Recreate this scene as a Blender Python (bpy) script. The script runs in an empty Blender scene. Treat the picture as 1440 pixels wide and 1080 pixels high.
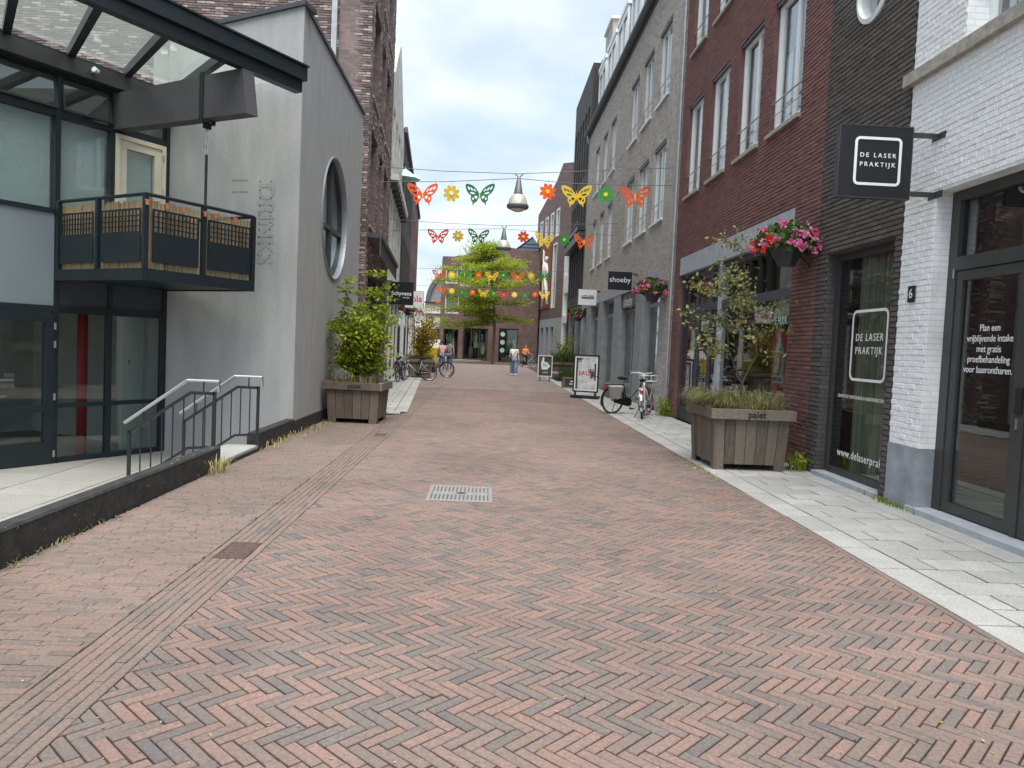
import bpy, bmesh, math, random
from mathutils import Matrix, Vector
random.seed(7)
SC = bpy.context.scene
COL = SC.collection
R = math.radians

# ------------------------------------------------------------------ camera
def make_camera():
    yaw, pitch, roll = 0.03398, -0.05043, 0.04352
    cy, sy, cp, sp = math.cos(yaw), math.sin(yaw), math.cos(pitch), math.sin(pitch)
    f = Vector((sy*cp, cy*cp, sp)); r = Vector((cy, -sy, 0)); u = r.cross(f)
    c, s = math.cos(roll), math.sin(roll)
    r2 = c*r + s*u; u2 = -s*r + c*u
    cam = bpy.data.cameras.new('camera'); o = bpy.data.objects.new('camera', cam); COL.objects.link(o)
    m = Matrix((r2, u2, -f)).transposed().to_4x4(); m.translation = (0, 0, 1.6)
    o.matrix_world = m
    cam.sensor_width = 36; cam.lens = 1060/1440*36; cam.clip_start = .05; cam.clip_end = 2000
    SC.camera = o
make_camera()

# ------------------------------------------------------------------ world: Nishita sky with a broken cloud layer
SUN_DIR = Vector((.05, -.36, .93)).normalized()
def make_world():
    w = bpy.data.worlds.new('World'); SC.world = w; w.use_nodes = True
    nt = w.node_tree; nt.nodes.clear()
    N = nt.nodes.new; L = nt.links.new
    out = N('ShaderNodeOutputWorld'); bg = N('ShaderNodeBackground')
    sky = N('ShaderNodeTexSky'); sky.sky_type = 'NISHITA'; sky.sun_disc = False
    sky.sun_elevation = math.asin(SUN_DIR.z); sky.sun_rotation = math.atan2(SUN_DIR.x, SUN_DIR.y)
    sky.air_density = 1.0; sky.dust_density = 1.6; sky.ozone_density = 1.2
    tc = N('ShaderNodeTexCoord')
    sep = N('ShaderNodeSeparateXYZ'); L(tc.outputs['Generated'], sep.inputs[0])
    zz = N('ShaderNodeMath'); zz.operation = 'ADD'; L(sep.outputs[2], zz.inputs[0]); zz.inputs[1].default_value = .22
    dx = N('ShaderNodeMath'); dx.operation = 'DIVIDE'; L(sep.outputs[0], dx.inputs[0]); L(zz.outputs[0], dx.inputs[1])
    dy = N('ShaderNodeMath'); dy.operation = 'DIVIDE'; L(sep.outputs[1], dy.inputs[0]); L(zz.outputs[0], dy.inputs[1])
    cmb = N('ShaderNodeCombineXYZ'); L(dx.outputs[0], cmb.inputs[0]); L(dy.outputs[0], cmb.inputs[1])
    n1 = N('ShaderNodeTexNoise'); n1.inputs['Scale'].default_value = 1.15; n1.inputs['Detail'].default_value = 7
    n1.inputs['Roughness'].default_value = .52; n1.inputs['Distortion'].default_value = .35
    L(cmb.outputs[0], n1.inputs['Vector'])
    r1 = N('ShaderNodeValToRGB'); r1.color_ramp.elements[0].position = .30; r1.color_ramp.elements[1].position = .62
    r1.color_ramp.elements[0].color = (0, 0, 0, 1); r1.color_ramp.elements[1].color = (1, 1, 1, 1)
    L(n1.outputs[0], r1.inputs[0])
    n2 = N('ShaderNodeTexNoise'); n2.inputs['Scale'].default_value = 2.6; n2.inputs['Detail'].default_value = 6
    L(cmb.outputs[0], n2.inputs['Vector'])
    r2 = N('ShaderNodeValToRGB'); r2.color_ramp.elements[0].position = .3; r2.color_ramp.elements[1].position = .68
    r2.color_ramp.elements[0].color = (3.1, 3.6, 4.05, 1); r2.color_ramp.elements[1].color = (5.2, 5.4, 5.55, 1)
    L(n2.outputs[0], r2.inputs[0])
    thin = N('ShaderNodeMix'); thin.data_type = 'RGBA'; thin.inputs[0].default_value = .62
    L(sky.outputs[0], thin.inputs[6]); thin.inputs[7].default_value = (2.9, 3.85, 4.65, 1)
    mx = N('ShaderNodeMix'); mx.data_type = 'RGBA'
    L(r1.outputs[0], mx.inputs[0]); L(thin.outputs[2], mx.inputs[6]); L(r2.outputs[0], mx.inputs[7])
    L(mx.outputs[2], bg.inputs[0]); bg.inputs[1].default_value = .0605
    L(bg.outputs[0], out.inputs[0])
make_world()
sl = bpy.data.lights.new('sun', 'SUN'); sl.energy = 1.5; sl.angle = R(45); sl.color = (1, .955, .89)
so = bpy.data.objects.new('sun', sl); COL.objects.link(so)
so.rotation_euler = SUN_DIR.to_track_quat('Z', 'Y').to_euler(); so.location = (0, -5, 30)
SC.view_settings.view_transform = 'Standard'; SC.view_settings.look = 'None'
SC.view_settings.gamma = 1; SC.view_settings.exposure = 1.92
try: SC.view_settings.use_curve_mapping = False
except Exception: pass
SC.render.engine = 'CYCLES'
SC.cycles.max_bounces = 7; SC.cycles.transparent_max_bounces = 16

# ------------------------------------------------------------------ materials
MT = {}
def _base(name):
    m = bpy.data.materials.new(name); m.use_nodes = True
    nt = m.node_tree; b = nt.nodes['Principled BSDF']
    return m, nt, b, nt.nodes.new, nt.links.new
def M(name, col, rough=.6, metal=0., var=.12, scale=6., bump=0., bscale=40., spec=.5, streak=False, detail=5):
    m, nt, b, N, L = _base(name)
    tc = N('ShaderNodeTexCoord'); nz = N('ShaderNodeTexNoise')
    nz.inputs['Scale'].default_value = scale; nz.inputs['Detail'].default_value = detail
    src = tc.outputs['Object']
    if streak:
        mp = N('ShaderNodeMapping'); mp.inputs['Scale'].default_value = streak if isinstance(streak, tuple) else (1, 1, .08); L(src, mp.inputs[0]); src = mp.outputs[0]
    L(src, nz.inputs['Vector'])
    rp = N('ShaderNodeValToRGB'); e = rp.color_ramp.elements
    e[0].position = .3; e[1].position = .7
    e[0].color = tuple(max(0, c*(1-var)) for c in col)+(1,); e[1].color = tuple(min(1, c*(1+var)) for c in col)+(1,)
    L(nz.outputs[0], rp.inputs[0]); L(rp.outputs[0], b.inputs['Base Color'])
    b.inputs['Roughness'].default_value = rough; b.inputs['Metallic'].default_value = metal
    b.inputs['Specular IOR Level'].default_value = spec
    if bump:
        n2 = N('ShaderNodeTexNoise'); n2.inputs['Scale'].default_value = bscale; n2.inputs['Detail'].default_value = 6
        L(src, n2.inputs['Vector']); bp = N('ShaderNodeBump'); bp.inputs['Strength'].default_value = bump
        bp.inputs['Distance'].default_value = .02
        L(n2.outputs[0], bp.inputs['Height']); L(bp.outputs[0], b.inputs['Normal'])
    MT[name] = m; return m
def M_attr(name, cols, rough=.8, dirt=.25, dscale=3., bump=.4, bscale=90., dirtcol=None, spec=.3, streak=None, big=0):
    """per-piece colour from the face attribute 'rnd', weathered by noise"""
    m, nt, b, N, L = _base(name)
    at = N('ShaderNodeAttribute'); at.attribute_name = 'rnd'
    rp = N('ShaderNodeValToRGB'); rp.color_ramp.interpolation = 'LINEAR'
    while len(rp.color_ramp.elements) < len(cols): rp.color_ramp.elements.new(.5)
    for i, c in enumerate(cols):
        rp.color_ramp.elements[i].position = i/(len(cols)-1); rp.color_ramp.elements[i].color = tuple(c)+(1,)
    L(at.outputs['Fac'], rp.inputs[0])
    geo = N('ShaderNodeNewGeometry')
    nz = N('ShaderNodeTexNoise'); nz.inputs['Scale'].default_value = dscale; nz.inputs['Detail'].default_value = 8; nz.inputs['Roughness'].default_value = .65
    if streak:
        mp = N('ShaderNodeMapping'); mp.inputs['Scale'].default_value = streak; L(geo.outputs['Position'], mp.inputs[0]); L(mp.outputs[0], nz.inputs['Vector'])
    else: L(geo.outputs['Position'], nz.inputs['Vector'])
    r2 = N('ShaderNodeValToRGB'); r2.color_ramp.elements[0].position = .35; r2.color_ramp.elements[1].position = .75
    r2.color_ramp.elements[0].color = (0, 0, 0, 1); r2.color_ramp.elements[1].color = (dirt, dirt, dirt, 1)
    L(nz.outputs[0], r2.inputs[0])
    mx = N('ShaderNodeMix'); mx.data_type = 'RGBA'; L(r2.outputs[0], mx.inputs[0]); L(rp.outputs[0], mx.inputs[6])
    mx.inputs[7].default_value = tuple(dirtcol or (.3, .26, .22))+(1,)
    fn = N('ShaderNodeTexNoise'); fn.inputs['Scale'].default_value = 55; fn.inputs['Detail'].default_value = 5
    L(geo.outputs['Position'], fn.inputs['Vector'])
    fm = N('ShaderNodeMapRange'); fm.inputs[1].default_value = .3; fm.inputs[2].default_value = .7; fm.inputs[3].default_value = .78; fm.inputs[4].default_value = 1.16
    L(fn.outputs[0], fm.inputs[0])
    ml = N('ShaderNodeMix'); ml.data_type = 'RGBA'; ml.blend_type = 'MULTIPLY'; ml.inputs[0].default_value = 1
    L(mx.outputs[2], ml.inputs[6]); L(fm.outputs[0], ml.inputs[7])
    res = ml.outputs[2]
    if big:   # worn and dusty areas, metres across
        bn = N('ShaderNodeTexNoise'); bn.inputs['Scale'].default_value = .55; bn.inputs['Detail'].default_value = 4; bn.inputs['Distortion'].default_value = .6; L(geo.outputs['Position'], bn.inputs['Vector'])
        bmr = N('ShaderNodeMapRange'); bmr.inputs[1].default_value = .32; bmr.inputs[2].default_value = .68; bmr.inputs[3].default_value = .86; bmr.inputs[4].default_value = 1.12; L(bn.outputs[0], bmr.inputs[0])
        bm2 = N('ShaderNodeMix'); bm2.data_type = 'RGBA'; bm2.blend_type = 'MULTIPLY'; bm2.inputs[0].default_value = 1; L(res, bm2.inputs[6]); L(bmr.outputs[0], bm2.inputs[7]); res = bm2.outputs[2]
    L(res, b.inputs['Base Color'])
    b.inputs['Roughness'].default_value = rough; b.inputs['Specular IOR Level'].default_value = spec
    n2 = N('ShaderNodeTexNoise'); n2.inputs['Scale'].default_value = bscale; n2.inputs['Detail'].default_value = 4
    L(geo.outputs['Position'], n2.inputs['Vector']); bp = N('ShaderNodeBump'); bp.inputs['Strength'].default_value = bump; bp.inputs['Distance'].default_value = .01
    L(n2.outputs[0], bp.inputs['Height']); L(bp.outputs[0], b.inputs['Normal'])
    MT[name] = m; return m
def M_chips(name):
    m = M(name, (.028,.028,.028), .75, var=.5, scale=9, bump=.3, bscale=30); nt = m.node_tree; N = nt.nodes.new; L = nt.links.new
    b = nt.nodes['Principled BSDF']; src = b.inputs['Base Color'].links[0].from_socket
    geo = N('ShaderNodeNewGeometry'); nz = N('ShaderNodeTexNoise'); nz.inputs['Scale'].default_value = 16; nz.inputs['Detail'].default_value = 3; L(geo.outputs['Position'], nz.inputs['Vector'])
    mr = N('ShaderNodeMapRange'); mr.inputs[1].default_value = .69; mr.inputs[2].default_value = .73; L(nz.outputs[0], mr.inputs[0])
    mx = N('ShaderNodeMix'); mx.data_type = 'RGBA'; L(mr.outputs[0], mx.inputs[0]); L(src, mx.inputs[6]); mx.inputs[7].default_value = (.30,.29,.27,1); L(mx.outputs[2], b.inputs['Base Color'])
    return m
def M_brick(name, c1, c2, mortar, bw=.22, bh=.0625, rough=.85):
    """procedural brickwork for reveals and far walls"""
    m, nt, b, N, L = _base(name)
    geo = N('ShaderNodeNewGeometry'); sp = N('ShaderNodeSeparateXYZ'); L(geo.outputs['Position'], sp.inputs[0])
    sn = N('ShaderNodeSeparateXYZ'); L(geo.outputs['True Normal'], sn.inputs[0])
    ab = N('ShaderNodeMath'); ab.operation = 'ABSOLUTE'; L(sn.outputs[0], ab.inputs[0])
    gt = N('ShaderNodeMath'); gt.operation = 'GREATER_THAN'; L(ab.outputs[0], gt.inputs[0]); gt.inputs[1].default_value = .6
    mu = N('ShaderNodeMix'); mu.data_type = 'FLOAT'; L(gt.outputs[0], mu.inputs[0]); L(sp.outputs[0], mu.inputs[2]); L(sp.outputs[1], mu.inputs[3])
    cb = N('ShaderNodeCombineXYZ'); L(mu.outputs[0], cb.inputs[0]); L(sp.outputs[2], cb.inputs[1])
    br = N('ShaderNodeTexBrick'); L(cb.outputs[0], br.inputs['Vector']); br.inputs['Scale'].default_value = 1
    br.inputs['Brick Width'].default_value = bw; br.inputs['Row Height'].default_value = bh; br.inputs['Mortar Size'].default_value = .006
    br.inputs['Color1'].default_value = tuple(c1)+(1,); br.inputs['Color2'].default_value = tuple(c2)+(1,); br.inputs['Mortar'].default_value = tuple(mortar)+(1,)
    nz = N('ShaderNodeTexNoise'); nz.inputs['Scale'].default_value = 2.2; nz.inputs['Detail'].default_value = 8; L(geo.outputs['Position'], nz.inputs['Vector'])
    mr = N('ShaderNodeMapRange'); mr.inputs[1].default_value = .3; mr.inputs[2].default_value = .7; mr.inputs[3].default_value = .75; mr.inputs[4].default_value = 1.2; L(nz.outputs[0], mr.inputs[0])
    ml = N('ShaderNodeMix'); ml.data_type = 'RGBA'; ml.blend_type = 'MULTIPLY'; ml.inputs[0].default_value = 1
    L(br.outputs['Color'], ml.inputs[6]); L(mr.outputs[0], ml.inputs[7]); L(ml.outputs[2], b.inputs['Base Color'])
    bp = N('ShaderNodeBump'); bp.inputs['Strength'].default_value = .5; bp.inputs['Distance'].default_value = .01
    L(br.outputs['Fac'], bp.inputs['Height']); bp.invert = True; L(bp.outputs[0], b.inputs['Normal'])
    b.inputs['Roughness'].default_value = rough
    MT[name] = m; return m
def M_glass(name, tint=(.75, .8, .8), ior=1.5, rough=.01, wav=.0, dust=0):
    m = bpy.data.materials.new(name); m.use_nodes = True; nt = m.node_tree; nt.nodes.clear()
    N = nt.nodes.new; L = nt.links.new
    out = N('ShaderNodeOutputMaterial'); mx = N('ShaderNodeMixShader'); fr = N('ShaderNodeFresnel'); fr.inputs[0].default_value = ior
    tr = N('ShaderNodeBsdfTransparent'); tr.inputs[0].default_value = tuple(tint)+(1,)
    gl = N('ShaderNodeBsdfGlossy'); gl.inputs['Roughness'].default_value = rough; gl.inputs[0].default_value = (.95, .97, .97, 1)
    if wav:
        geo = N('ShaderNodeNewGeometry'); nz = N('ShaderNodeTexNoise'); nz.inputs['Scale'].default_value = 1.4; L(geo.outputs['Position'], nz.inputs['Vector'])
        bp = N('ShaderNodeBump'); bp.inputs['Strength'].default_value = wav; bp.inputs['Distance'].default_value = .02; L(nz.outputs[0], bp.inputs['Height']); L(bp.outputs[0], gl.inputs['Normal'])
    g0 = N('ShaderNodeNewGeometry'); io = N('ShaderNodeMix'); io.data_type = 'FLOAT'   # same air-to-glass reflectance on both faces
    L(g0.outputs['Backfacing'], io.inputs[0]); io.inputs[2].default_value = ior; io.inputs[3].default_value = 1/ior; L(io.outputs[0], fr.inputs[0])
    L(fr.outputs[0], mx.inputs[0]); L(tr.outputs[0], mx.inputs[1]); L(gl.outputs[0], mx.inputs[2]); last = mx
    if dust:
        tl = N('ShaderNodeBsdfTranslucent'); tl.inputs[0].default_value = (.75,.8,.76,1); m2 = N('ShaderNodeMixShader'); m2.inputs[0].default_value = dust
        L(mx.outputs[0], m2.inputs[1]); L(tl.outputs[0], m2.inputs[2]); last = m2
    L(last.outputs[0], out.inputs[0])
    MT[name] = m; return m
def M_leaf(name, cols, trans=.35):
    m = bpy.data.materials.new(name); m.use_nodes = True; nt = m.node_tree
    b = nt.nodes['Principled BSDF']; N = nt.nodes.new; L = nt.links.new
    at = N('ShaderNodeAttribute'); at.attribute_name = 'rnd'; rp = N('ShaderNodeValToRGB')
    while len(rp.color_ramp.elements) < len(cols): rp.color_ramp.elements.new(.5)
    for i, c in enumerate(cols):
        rp.color_ramp.elements[i].position = i/(len(cols)-1); rp.color_ramp.elements[i].color = tuple(c)+(1,)
    L(at.outputs['Fac'], rp.inputs[0]); L(rp.outputs[0], b.inputs['Base Color']); b.inputs['Roughness'].default_value = .55
    b.inputs['Specular IOR Level'].default_value = .35
    tl = N('ShaderNodeBsdfTranslucent'); L(rp.outputs[0], tl.inputs[0])
    mx = N('ShaderNodeMixShader'); mx.inputs[0].default_value = trans
    L(b.outputs[0], mx.inputs[1]); L(tl.outputs[0], mx.inputs[2]); L(mx.outputs[0], nt.nodes['Material Output'].inputs[0])
    MT[name] = m; return m

# ------------------------------------------------------------------ mesh builder
class MB:
    def __init__(s, mat=None):
        s.v = []; s.f = []; s.r = []; s.m = mat; s.flip = bool(mat) and mat.to_3x3().determinant() < 0
    def add(s, vs, fs, rnd=None):
        b = len(s.v)
        if s.m is not None: vs = [s.m @ Vector(p) for p in vs]
        s.v.extend(tuple(p) for p in vs)
        for f in fs:
            t = tuple(b+i for i in f)
            s.f.append(t[::-1] if s.flip else t); s.r.append(rnd if rnd is not None else random.random())
        return s
    def box(s, x0, x1, y0, y1, z0, z1, rnd=None, M_=None):
        if x0 > x1: x0, x1 = x1, x0
        if y0 > y1: y0, y1 = y1, y0
        if z0 > z1: z0, z1 = z1, z0
        vs = [(x0,y0,z0),(x1,y0,z0),(x1,y1,z0),(x0,y1,z0),(x0,y0,z1),(x1,y0,z1),(x1,y1,z1),(x0,y1,z1)]
        if M_ is not None: vs = [M_ @ Vector(p) for p in vs]
        return s.add(vs, [(0,3,2,1),(4,5,6,7),(0,1,5,4),(1,2,6,5),(2,3,7,6),(3,0,4,7)], rnd)
    def bbox(s, x0, x1, y0, y1, z0, z1, b=.006, rnd=None):
        """box with chamfered top edges"""
        vs = [(x0,y0,z0),(x1,y0,z0),(x1,y1,z0),(x0,y1,z0),(x0,y0,z1-b),(x1,y0,z1-b),(x1,y1,z1-b),(x0,y1,z1-b),
              (x0+b,y0+b,z1),(x1-b,y0+b,z1),(x1-b,y1-b,z1),(x0+b,y1-b,z1)]
        return s.add(vs, [(0,1,5,4),(1,2,6,5),(2,3,7,6),(3,0,4,7),(4,5,9,8),(5,6,10,9),(6,7,11,10),(7,4,8,11),(8,9,10,11)], rnd)
    def prism(s, poly, z0, z1, rnd=None, bottom=True):
        """poly: ccw list of (x,y); extruded in z"""
        n = len(poly)
        vs = [(p[0],p[1],z0) for p in poly]+[(p[0],p[1],z1) for p in poly]
        fs = [tuple(range(n, 2*n))]+[(i,(i+1)%n,n+(i+1)%n,n+i) for i in range(n)]
        if bottom: fs.append(tuple(reversed(range(n))))
        return s.add(vs, fs, rnd)
    def fprism(s, poly, v0, v1, rnd=None):
        """poly of (u,z) ccw seen from outside; extruded along v (out): v0 back, v1 front"""
        n = len(poly)
        vs = [(p[0],v0,p[1]) for p in poly]+[(p[0],v1,p[1]) for p in poly]
        a = sum(poly[i][0]*poly[(i+1)%n][1]-poly[(i+1)%n][0]*poly[i][1] for i in range(n))
        fs = [tuple(range(n,2*n)), tuple(reversed(range(n)))]+[(i,(i+1)%n,n+(i+1)%n,n+i) for i in range(n)]
        if a > 0: fs = [f[::-1] for f in fs]
        return s.add(vs, fs, rnd)
    def tube(s, pts, rad, n=8, rnd=None, cap=True):
        pts = [Vector(p) for p in pts]; k = len(pts)
        rads = rad if isinstance(rad, (list, tuple)) else [rad]*k
        vs = []; ref = None
        for i, p in enumerate(pts):
            t = (pts[min(i+1,k-1)]-pts[max(i-1,0)])
            if t.length < 1e-9: t = Vector((0,0,1))
            t.normalize()
            if ref is None: ref = Vector((0,0,1)) if abs(t.z) < .9 else Vector((1,0,0))
            a = t.cross(ref); 
            if a.length < 1e-6: a = t.orthogonal()
            a.normalize(); bb = a.cross(t).normalized(); ref = bb
            for j in range(n):
                w = 2*math.pi*j/n
                vs.append(p+rads[i]*(math.cos(w)*a+math.sin(w)*bb))
        fs = []
        for i in range(k-1):
            for j in range(n):
                fs.append((i*n+j, (i+1)*n+j, (i+1)*n+(j+1)%n, i*n+(j+1)%n))
        if cap: fs.append(tuple(range(n))); fs.append(tuple(reversed(range((k-1)*n, k*n))))
        return s.add(vs, fs, rnd)
    def bar(s, a, b, w, h=None, rnd=None, up=(0,0,1)):
        """rectangular bar from a to b, width w (sideways), height h"""
        a = Vector(a); b = Vector(b); h = h or w
        t = (b-a).normalized(); upv = Vector(up)
        if abs(t.dot(upv)) > .98: upv = Vector((0,1,0)) if abs(t.y) < .9 else Vector((1,0,0))
        sd = t.cross(upv).normalized(); u = sd.cross(t).normalized()
        q = [sd*(-w/2)+u*(-h/2), sd*(w/2)+u*(-h/2), sd*(w/2)+u*(h/2), sd*(-w/2)+u*(h/2)]
        vs = [a+x for x in q]+[b+x for x in q]
        return s.add(vs, [(0,1,2,3),(7,6,5,4),(0,4,5,1),(1,5,6,2),(2,6,7,3),(3,7,4,0)], rnd)
    def lathe(s, prof, n=20, center=(0,0,0), rnd=None, axis='z'):
        vs = []; c = Vector(center)
        for r_, z in prof:
            for j in range(n):
                w = 2*math.pi*j/n
                p = (r_*math.cos(w), r_*math.sin(w), z)
                if axis == 'y': p = (p[0], p[2], p[1])
                if axis == 'x': p = (p[2], p[0], p[1])
                vs.append(c+Vector(p))
        k = len(prof); fs = []
        for i in range(k-1):
            for j in range(n):
                f = (i*n+j, i*n+(j+1)%n, (i+1)*n+(j+1)%n, (i+1)*n+j)
                fs.append(f[::-1] if axis == 'y' else f)
        return s.add(vs, fs, rnd)
    def quad(s, a, b, c, d, rnd=None): return s.add([a,b,c,d], [(0,1,2,3)], rnd)
    def mesh(s, name, mat, smooth=False):
        me = bpy.data.meshes.new(name); me.from_pydata(s.v, [], s.f)
        at = me.attributes.new('rnd', 'FLOAT', 'FACE'); at.data.foreach_set('value', s.r)
        if mat: me.materials.append(MT[mat] if isinstance(mat, str) else mat)
        if smooth: me.polygons.foreach_set('use_smooth', [True]*len(me.polygons))
        me.update(); return me
    def obj(s, name, mat, parent=None, smooth=False, local=False):
        return link(name, s.mesh(name, mat, smooth), parent, local)
def Wm(o):
    b = o.matrix_basis
    return (Wm(o.parent) @ o.matrix_parent_inverse @ b) if o.parent else b.copy()
def link(name, me, parent=None, local=False):
    o = bpy.data.objects.new(name, me); COL.objects.link(o)
    if parent is not None:
        o.parent = parent
        if not local: o.matrix_parent_inverse = Wm(parent).inverted()
    return o
def tag(o, label, cat, group=None):
    o['label'] = label; o['category'] = cat
    if group: o['group'] = group
    return o
def thing(name, label, cat, loc=(0,0,0), rz=0, group=None):
    o = bpy.data.objects.new(name, None); COL.objects.link(o); o.empty_display_size = .2
    o.location = loc; o.rotation_euler = (0,0,rz); return tag(o, label, cat, group)
def struct(o): o['kind'] = 'structure'; return o
def stuff(o): o['kind'] = 'stuff'; return o
def copy_tree(o, parent=None):
    c = o.copy(); COL.objects.link(c)
    if parent is not None: c.parent = parent
    for ch in o.children: copy_tree(ch, c)
    return c
def frame(origin, u, n):
    """matrix taking (u along wall, v outward, z up) to the world"""
    u = Vector(u).normalized(); n = Vector(n).normalized()
    m = Matrix.Identity(4)
    for i in range(3): m[i][0] = u[i]; m[i][1] = n[i]; m[i][2] = (0,0,1)[i]; m[i][3] = origin[i]
    return m
def text(name, body, org, right, up, size, mat, parent=None, align='CENTER', ext=.002, spacing=1., xs=1., bold=0, shear=0, ls=1.):
    cu = bpy.data.curves.new(name, 'FONT'); cu.body = body; cu.size = size; cu.align_x = align; cu.align_y = 'CENTER'
    cu.extrude = ext; cu.space_character = spacing; cu.offset = bold; cu.shear = shear; cu.resolution_u = 3; cu.space_line = ls
    t = bpy.data.objects.new('tmp', cu); COL.objects.link(t)
    dg = bpy.context.evaluated_depsgraph_get()
    me = bpy.data.meshes.new_from_object(t.evaluated_get(dg)); bpy.data.objects.remove(t)
    rt = Vector(right).normalized(); upv = Vector(up).normalized(); nv = rt.cross(upv)
    m = Matrix.Identity(4)
    for i in range(3): m[i][0] = rt[i]*xs; m[i][1] = upv[i]; m[i][2] = nv[i]; m[i][3] = org[i]
    me.transform(m); me.name = name; me.materials.clear(); me.materials.append(MT[mat])
    return link(name, me, parent)
def rrect(w, h, r, n=5):
    pts = []
    for cx, cy, a0 in ((w/2-r,h/2-r,0),(-w/2+r,h/2-r,90),(-w/2+r,-h/2+r,180),(w/2-r,-h/2+r,270)):
        for k in range(n+1):
            a = R(a0+90*k/n); pts.append((cx+r*math.cos(a), cy+r*math.sin(a)))
    return pts

# ------------------------------------------------------------------ material library
M('asphalt_base', (.13,.12,.11), .95, var=.2, scale=20)
M('joint', (.014,.0125,.011), .95, var=.3, scale=30)
M('ground', (.2,.19,.17), .95, var=.2, scale=.4)
M_attr('paver', [(.115,.108,.107),(.165,.135,.124),(.205,.143,.124),(.235,.153,.130),(.255,.163,.138),(.22,.152,.13),(.185,.142,.127),(.14,.126,.12)], .9, .8, 5.5, .35, 60, (.178,.146,.13), big=1)
M_attr('paver_brown', [(.135,.118,.107),(.17,.135,.118),(.205,.145,.124),(.22,.152,.13),(.18,.142,.123)], .92, .7, 4, .35, 60, (.182,.15,.13), big=1)
M('paver_far', (.19,.15,.133), .9, var=.25, scale=2.2, bump=.2, bscale=18, detail=9)
M_attr('slab', [(.33,.33,.318),(.39,.388,.375),(.44,.438,.425),(.37,.37,.358)], .9, .8, 2.6, .3, 70, (.29,.285,.265))
M_attr('terrace_slab', [(.30,.295,.275),(.35,.345,.325),(.39,.385,.365)], .9, .6, .8, .2, 60, (.24,.225,.19))
M_attr('brick_white', [(.80,.81,.82),(.84,.85,.86),(.86,.87,.88)], .7, .10, 2.2, .45, 30, (.68,.69,.69))
M_attr('brick_dark', [(.078,.068,.064),(.10,.088,.082),(.125,.11,.102),(.092,.08,.076)], .85, .3, 2.5, .7, 45, (.13,.118,.11))
M_attr('brick_red', [(.175,.08,.074),(.215,.096,.088),(.245,.112,.10),(.195,.098,.092),(.15,.084,.083)], .85, .25, 1.6, .6, 45, (.21,.135,.125))
M_attr('brick_grey', [(.42,.39,.35),(.55,.515,.465),(.65,.615,.56),(.48,.45,.41),(.60,.56,.505)], .9, .3, 1.2, .5, 45, (.32,.3,.27))
M_attr('brick_purple', [(.08,.068,.07),(.17,.115,.11),(.29,.215,.20),(.55,.48,.46),(.13,.10,.10),(.23,.165,.155),(.10,.085,.09)], .9, .15, 1.2, .5, 45, (.30,.26,.25))
M('mortar_white', (.70,.71,.71), .9, var=.06); M('mortar_dark', (.035,.032,.032), .95, var=.2)
M('mortar_red', (.085,.062,.06), .95, var=.2); M('mortar_grey', (.24,.225,.21), .95, var=.15); M('mortar_purple', (.12,.105,.10), .95, var=.2)
M_brick('bt_white', (.84,.85,.86), (.80,.81,.82), (.70,.71,.71)); M_brick('bt_dark', (.08,.072,.07), (.10,.09,.088), (.05,.046,.045))
M_brick('bt_red', (.18,.085,.08), (.15,.074,.072), (.11,.08,.076)); M_brick('bt_grey', (.46,.43,.40), (.41,.39,.36), (.33,.31,.29))
M_brick('bt_purple', (.24,.175,.165), (.16,.12,.12), (.16,.14,.135)); M_brick('bt_far', (.20,.12,.11), (.165,.10,.095), (.15,.115,.11))
M_brick('bt_black', (.075,.07,.068), (.06,.055,.055), (.045,.042,.042)); M_brick('bt_paint', (.66,.66,.62), (.62,.62,.58), (.5,.5,.47))
M('stucco', (.36,.362,.36), .95, var=.085, scale=3.2, bump=.35, bscale=40, streak=(1.6,1.6,.3), detail=9); M('stucco_ghost', (.325,.326,.322), .95, var=.08, scale=14)
M_chips('black_plinth'); M('coping', (.05,.055,.065), .5, var=.1)
M('steel_blue', (.013,.021,.026), .42, var=.12, scale=5); M('panel_grey', (.22,.255,.28), .5, var=.05, scale=2)
M('frame_dark', (.045,.046,.045), .45, var=.1); M('frame_anthracite', (.045,.052,.06), .45, var=.12)
M('frame_white', (.78,.80,.80), .4, var=.04); M('cream', (.72,.66,.52), .45, var=.05)
M('bluestone', (.36,.385,.42), .75, var=.14, scale=7, bump=.15, bscale=60); M('bluestone_dark', (.27,.295,.33), .75, var=.22, scale=5, bump=.15)
M('stone_sill', (.36,.33,.28), .9, var=.25, scale=12, bump=.3); M('stone_grey', (.28,.295,.31), .8, var=.15, scale=4, bump=.15)
M('timber_dark', (.07,.068,.072), .6, var=.25, scale=5, streak=(12,1.2,12), bump=.25, bscale=18)
M('steel', (.55,.56,.56), .3, 1., var=.06); M('galv', (.42,.44,.45), .5, .6, var=.12); M('zinc', (.30,.33,.36), .5, .3, var=.1)
M('black_metal', (.014,.015,.017), .42, var=.2); M('black_sign', (.010,.011,.015), .4, var=.15); M('white_paint', (.82,.83,.83), .45, var=.03)
M('offwhite', (.74,.73,.68), .6, var=.06); M('rust_grate', (.10,.06,.05), .75, .3, var=.3, scale=30); M('cast_iron', (.25,.245,.24), .65, .2, var=.15, scale=20)
M('blind', (.60,.68,.66), .8, var=.12, scale=5, streak=(1.5,1.5,26)); M('curtain', (.80,.81,.81), .9, var=.08, scale=3, streak=(14,14,.3)); M('curtain_dark', (.36,.345,.27), .9, var=.45, scale=3, streak=(16,16,.15))
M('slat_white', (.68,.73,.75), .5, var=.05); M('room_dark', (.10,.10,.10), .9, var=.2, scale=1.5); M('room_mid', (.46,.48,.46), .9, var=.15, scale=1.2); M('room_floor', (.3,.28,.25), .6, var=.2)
M('red_column', (.42,.03,.035), .5, var=.1); M('door_mint', (.42,.52,.48), .7, var=.06)
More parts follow.
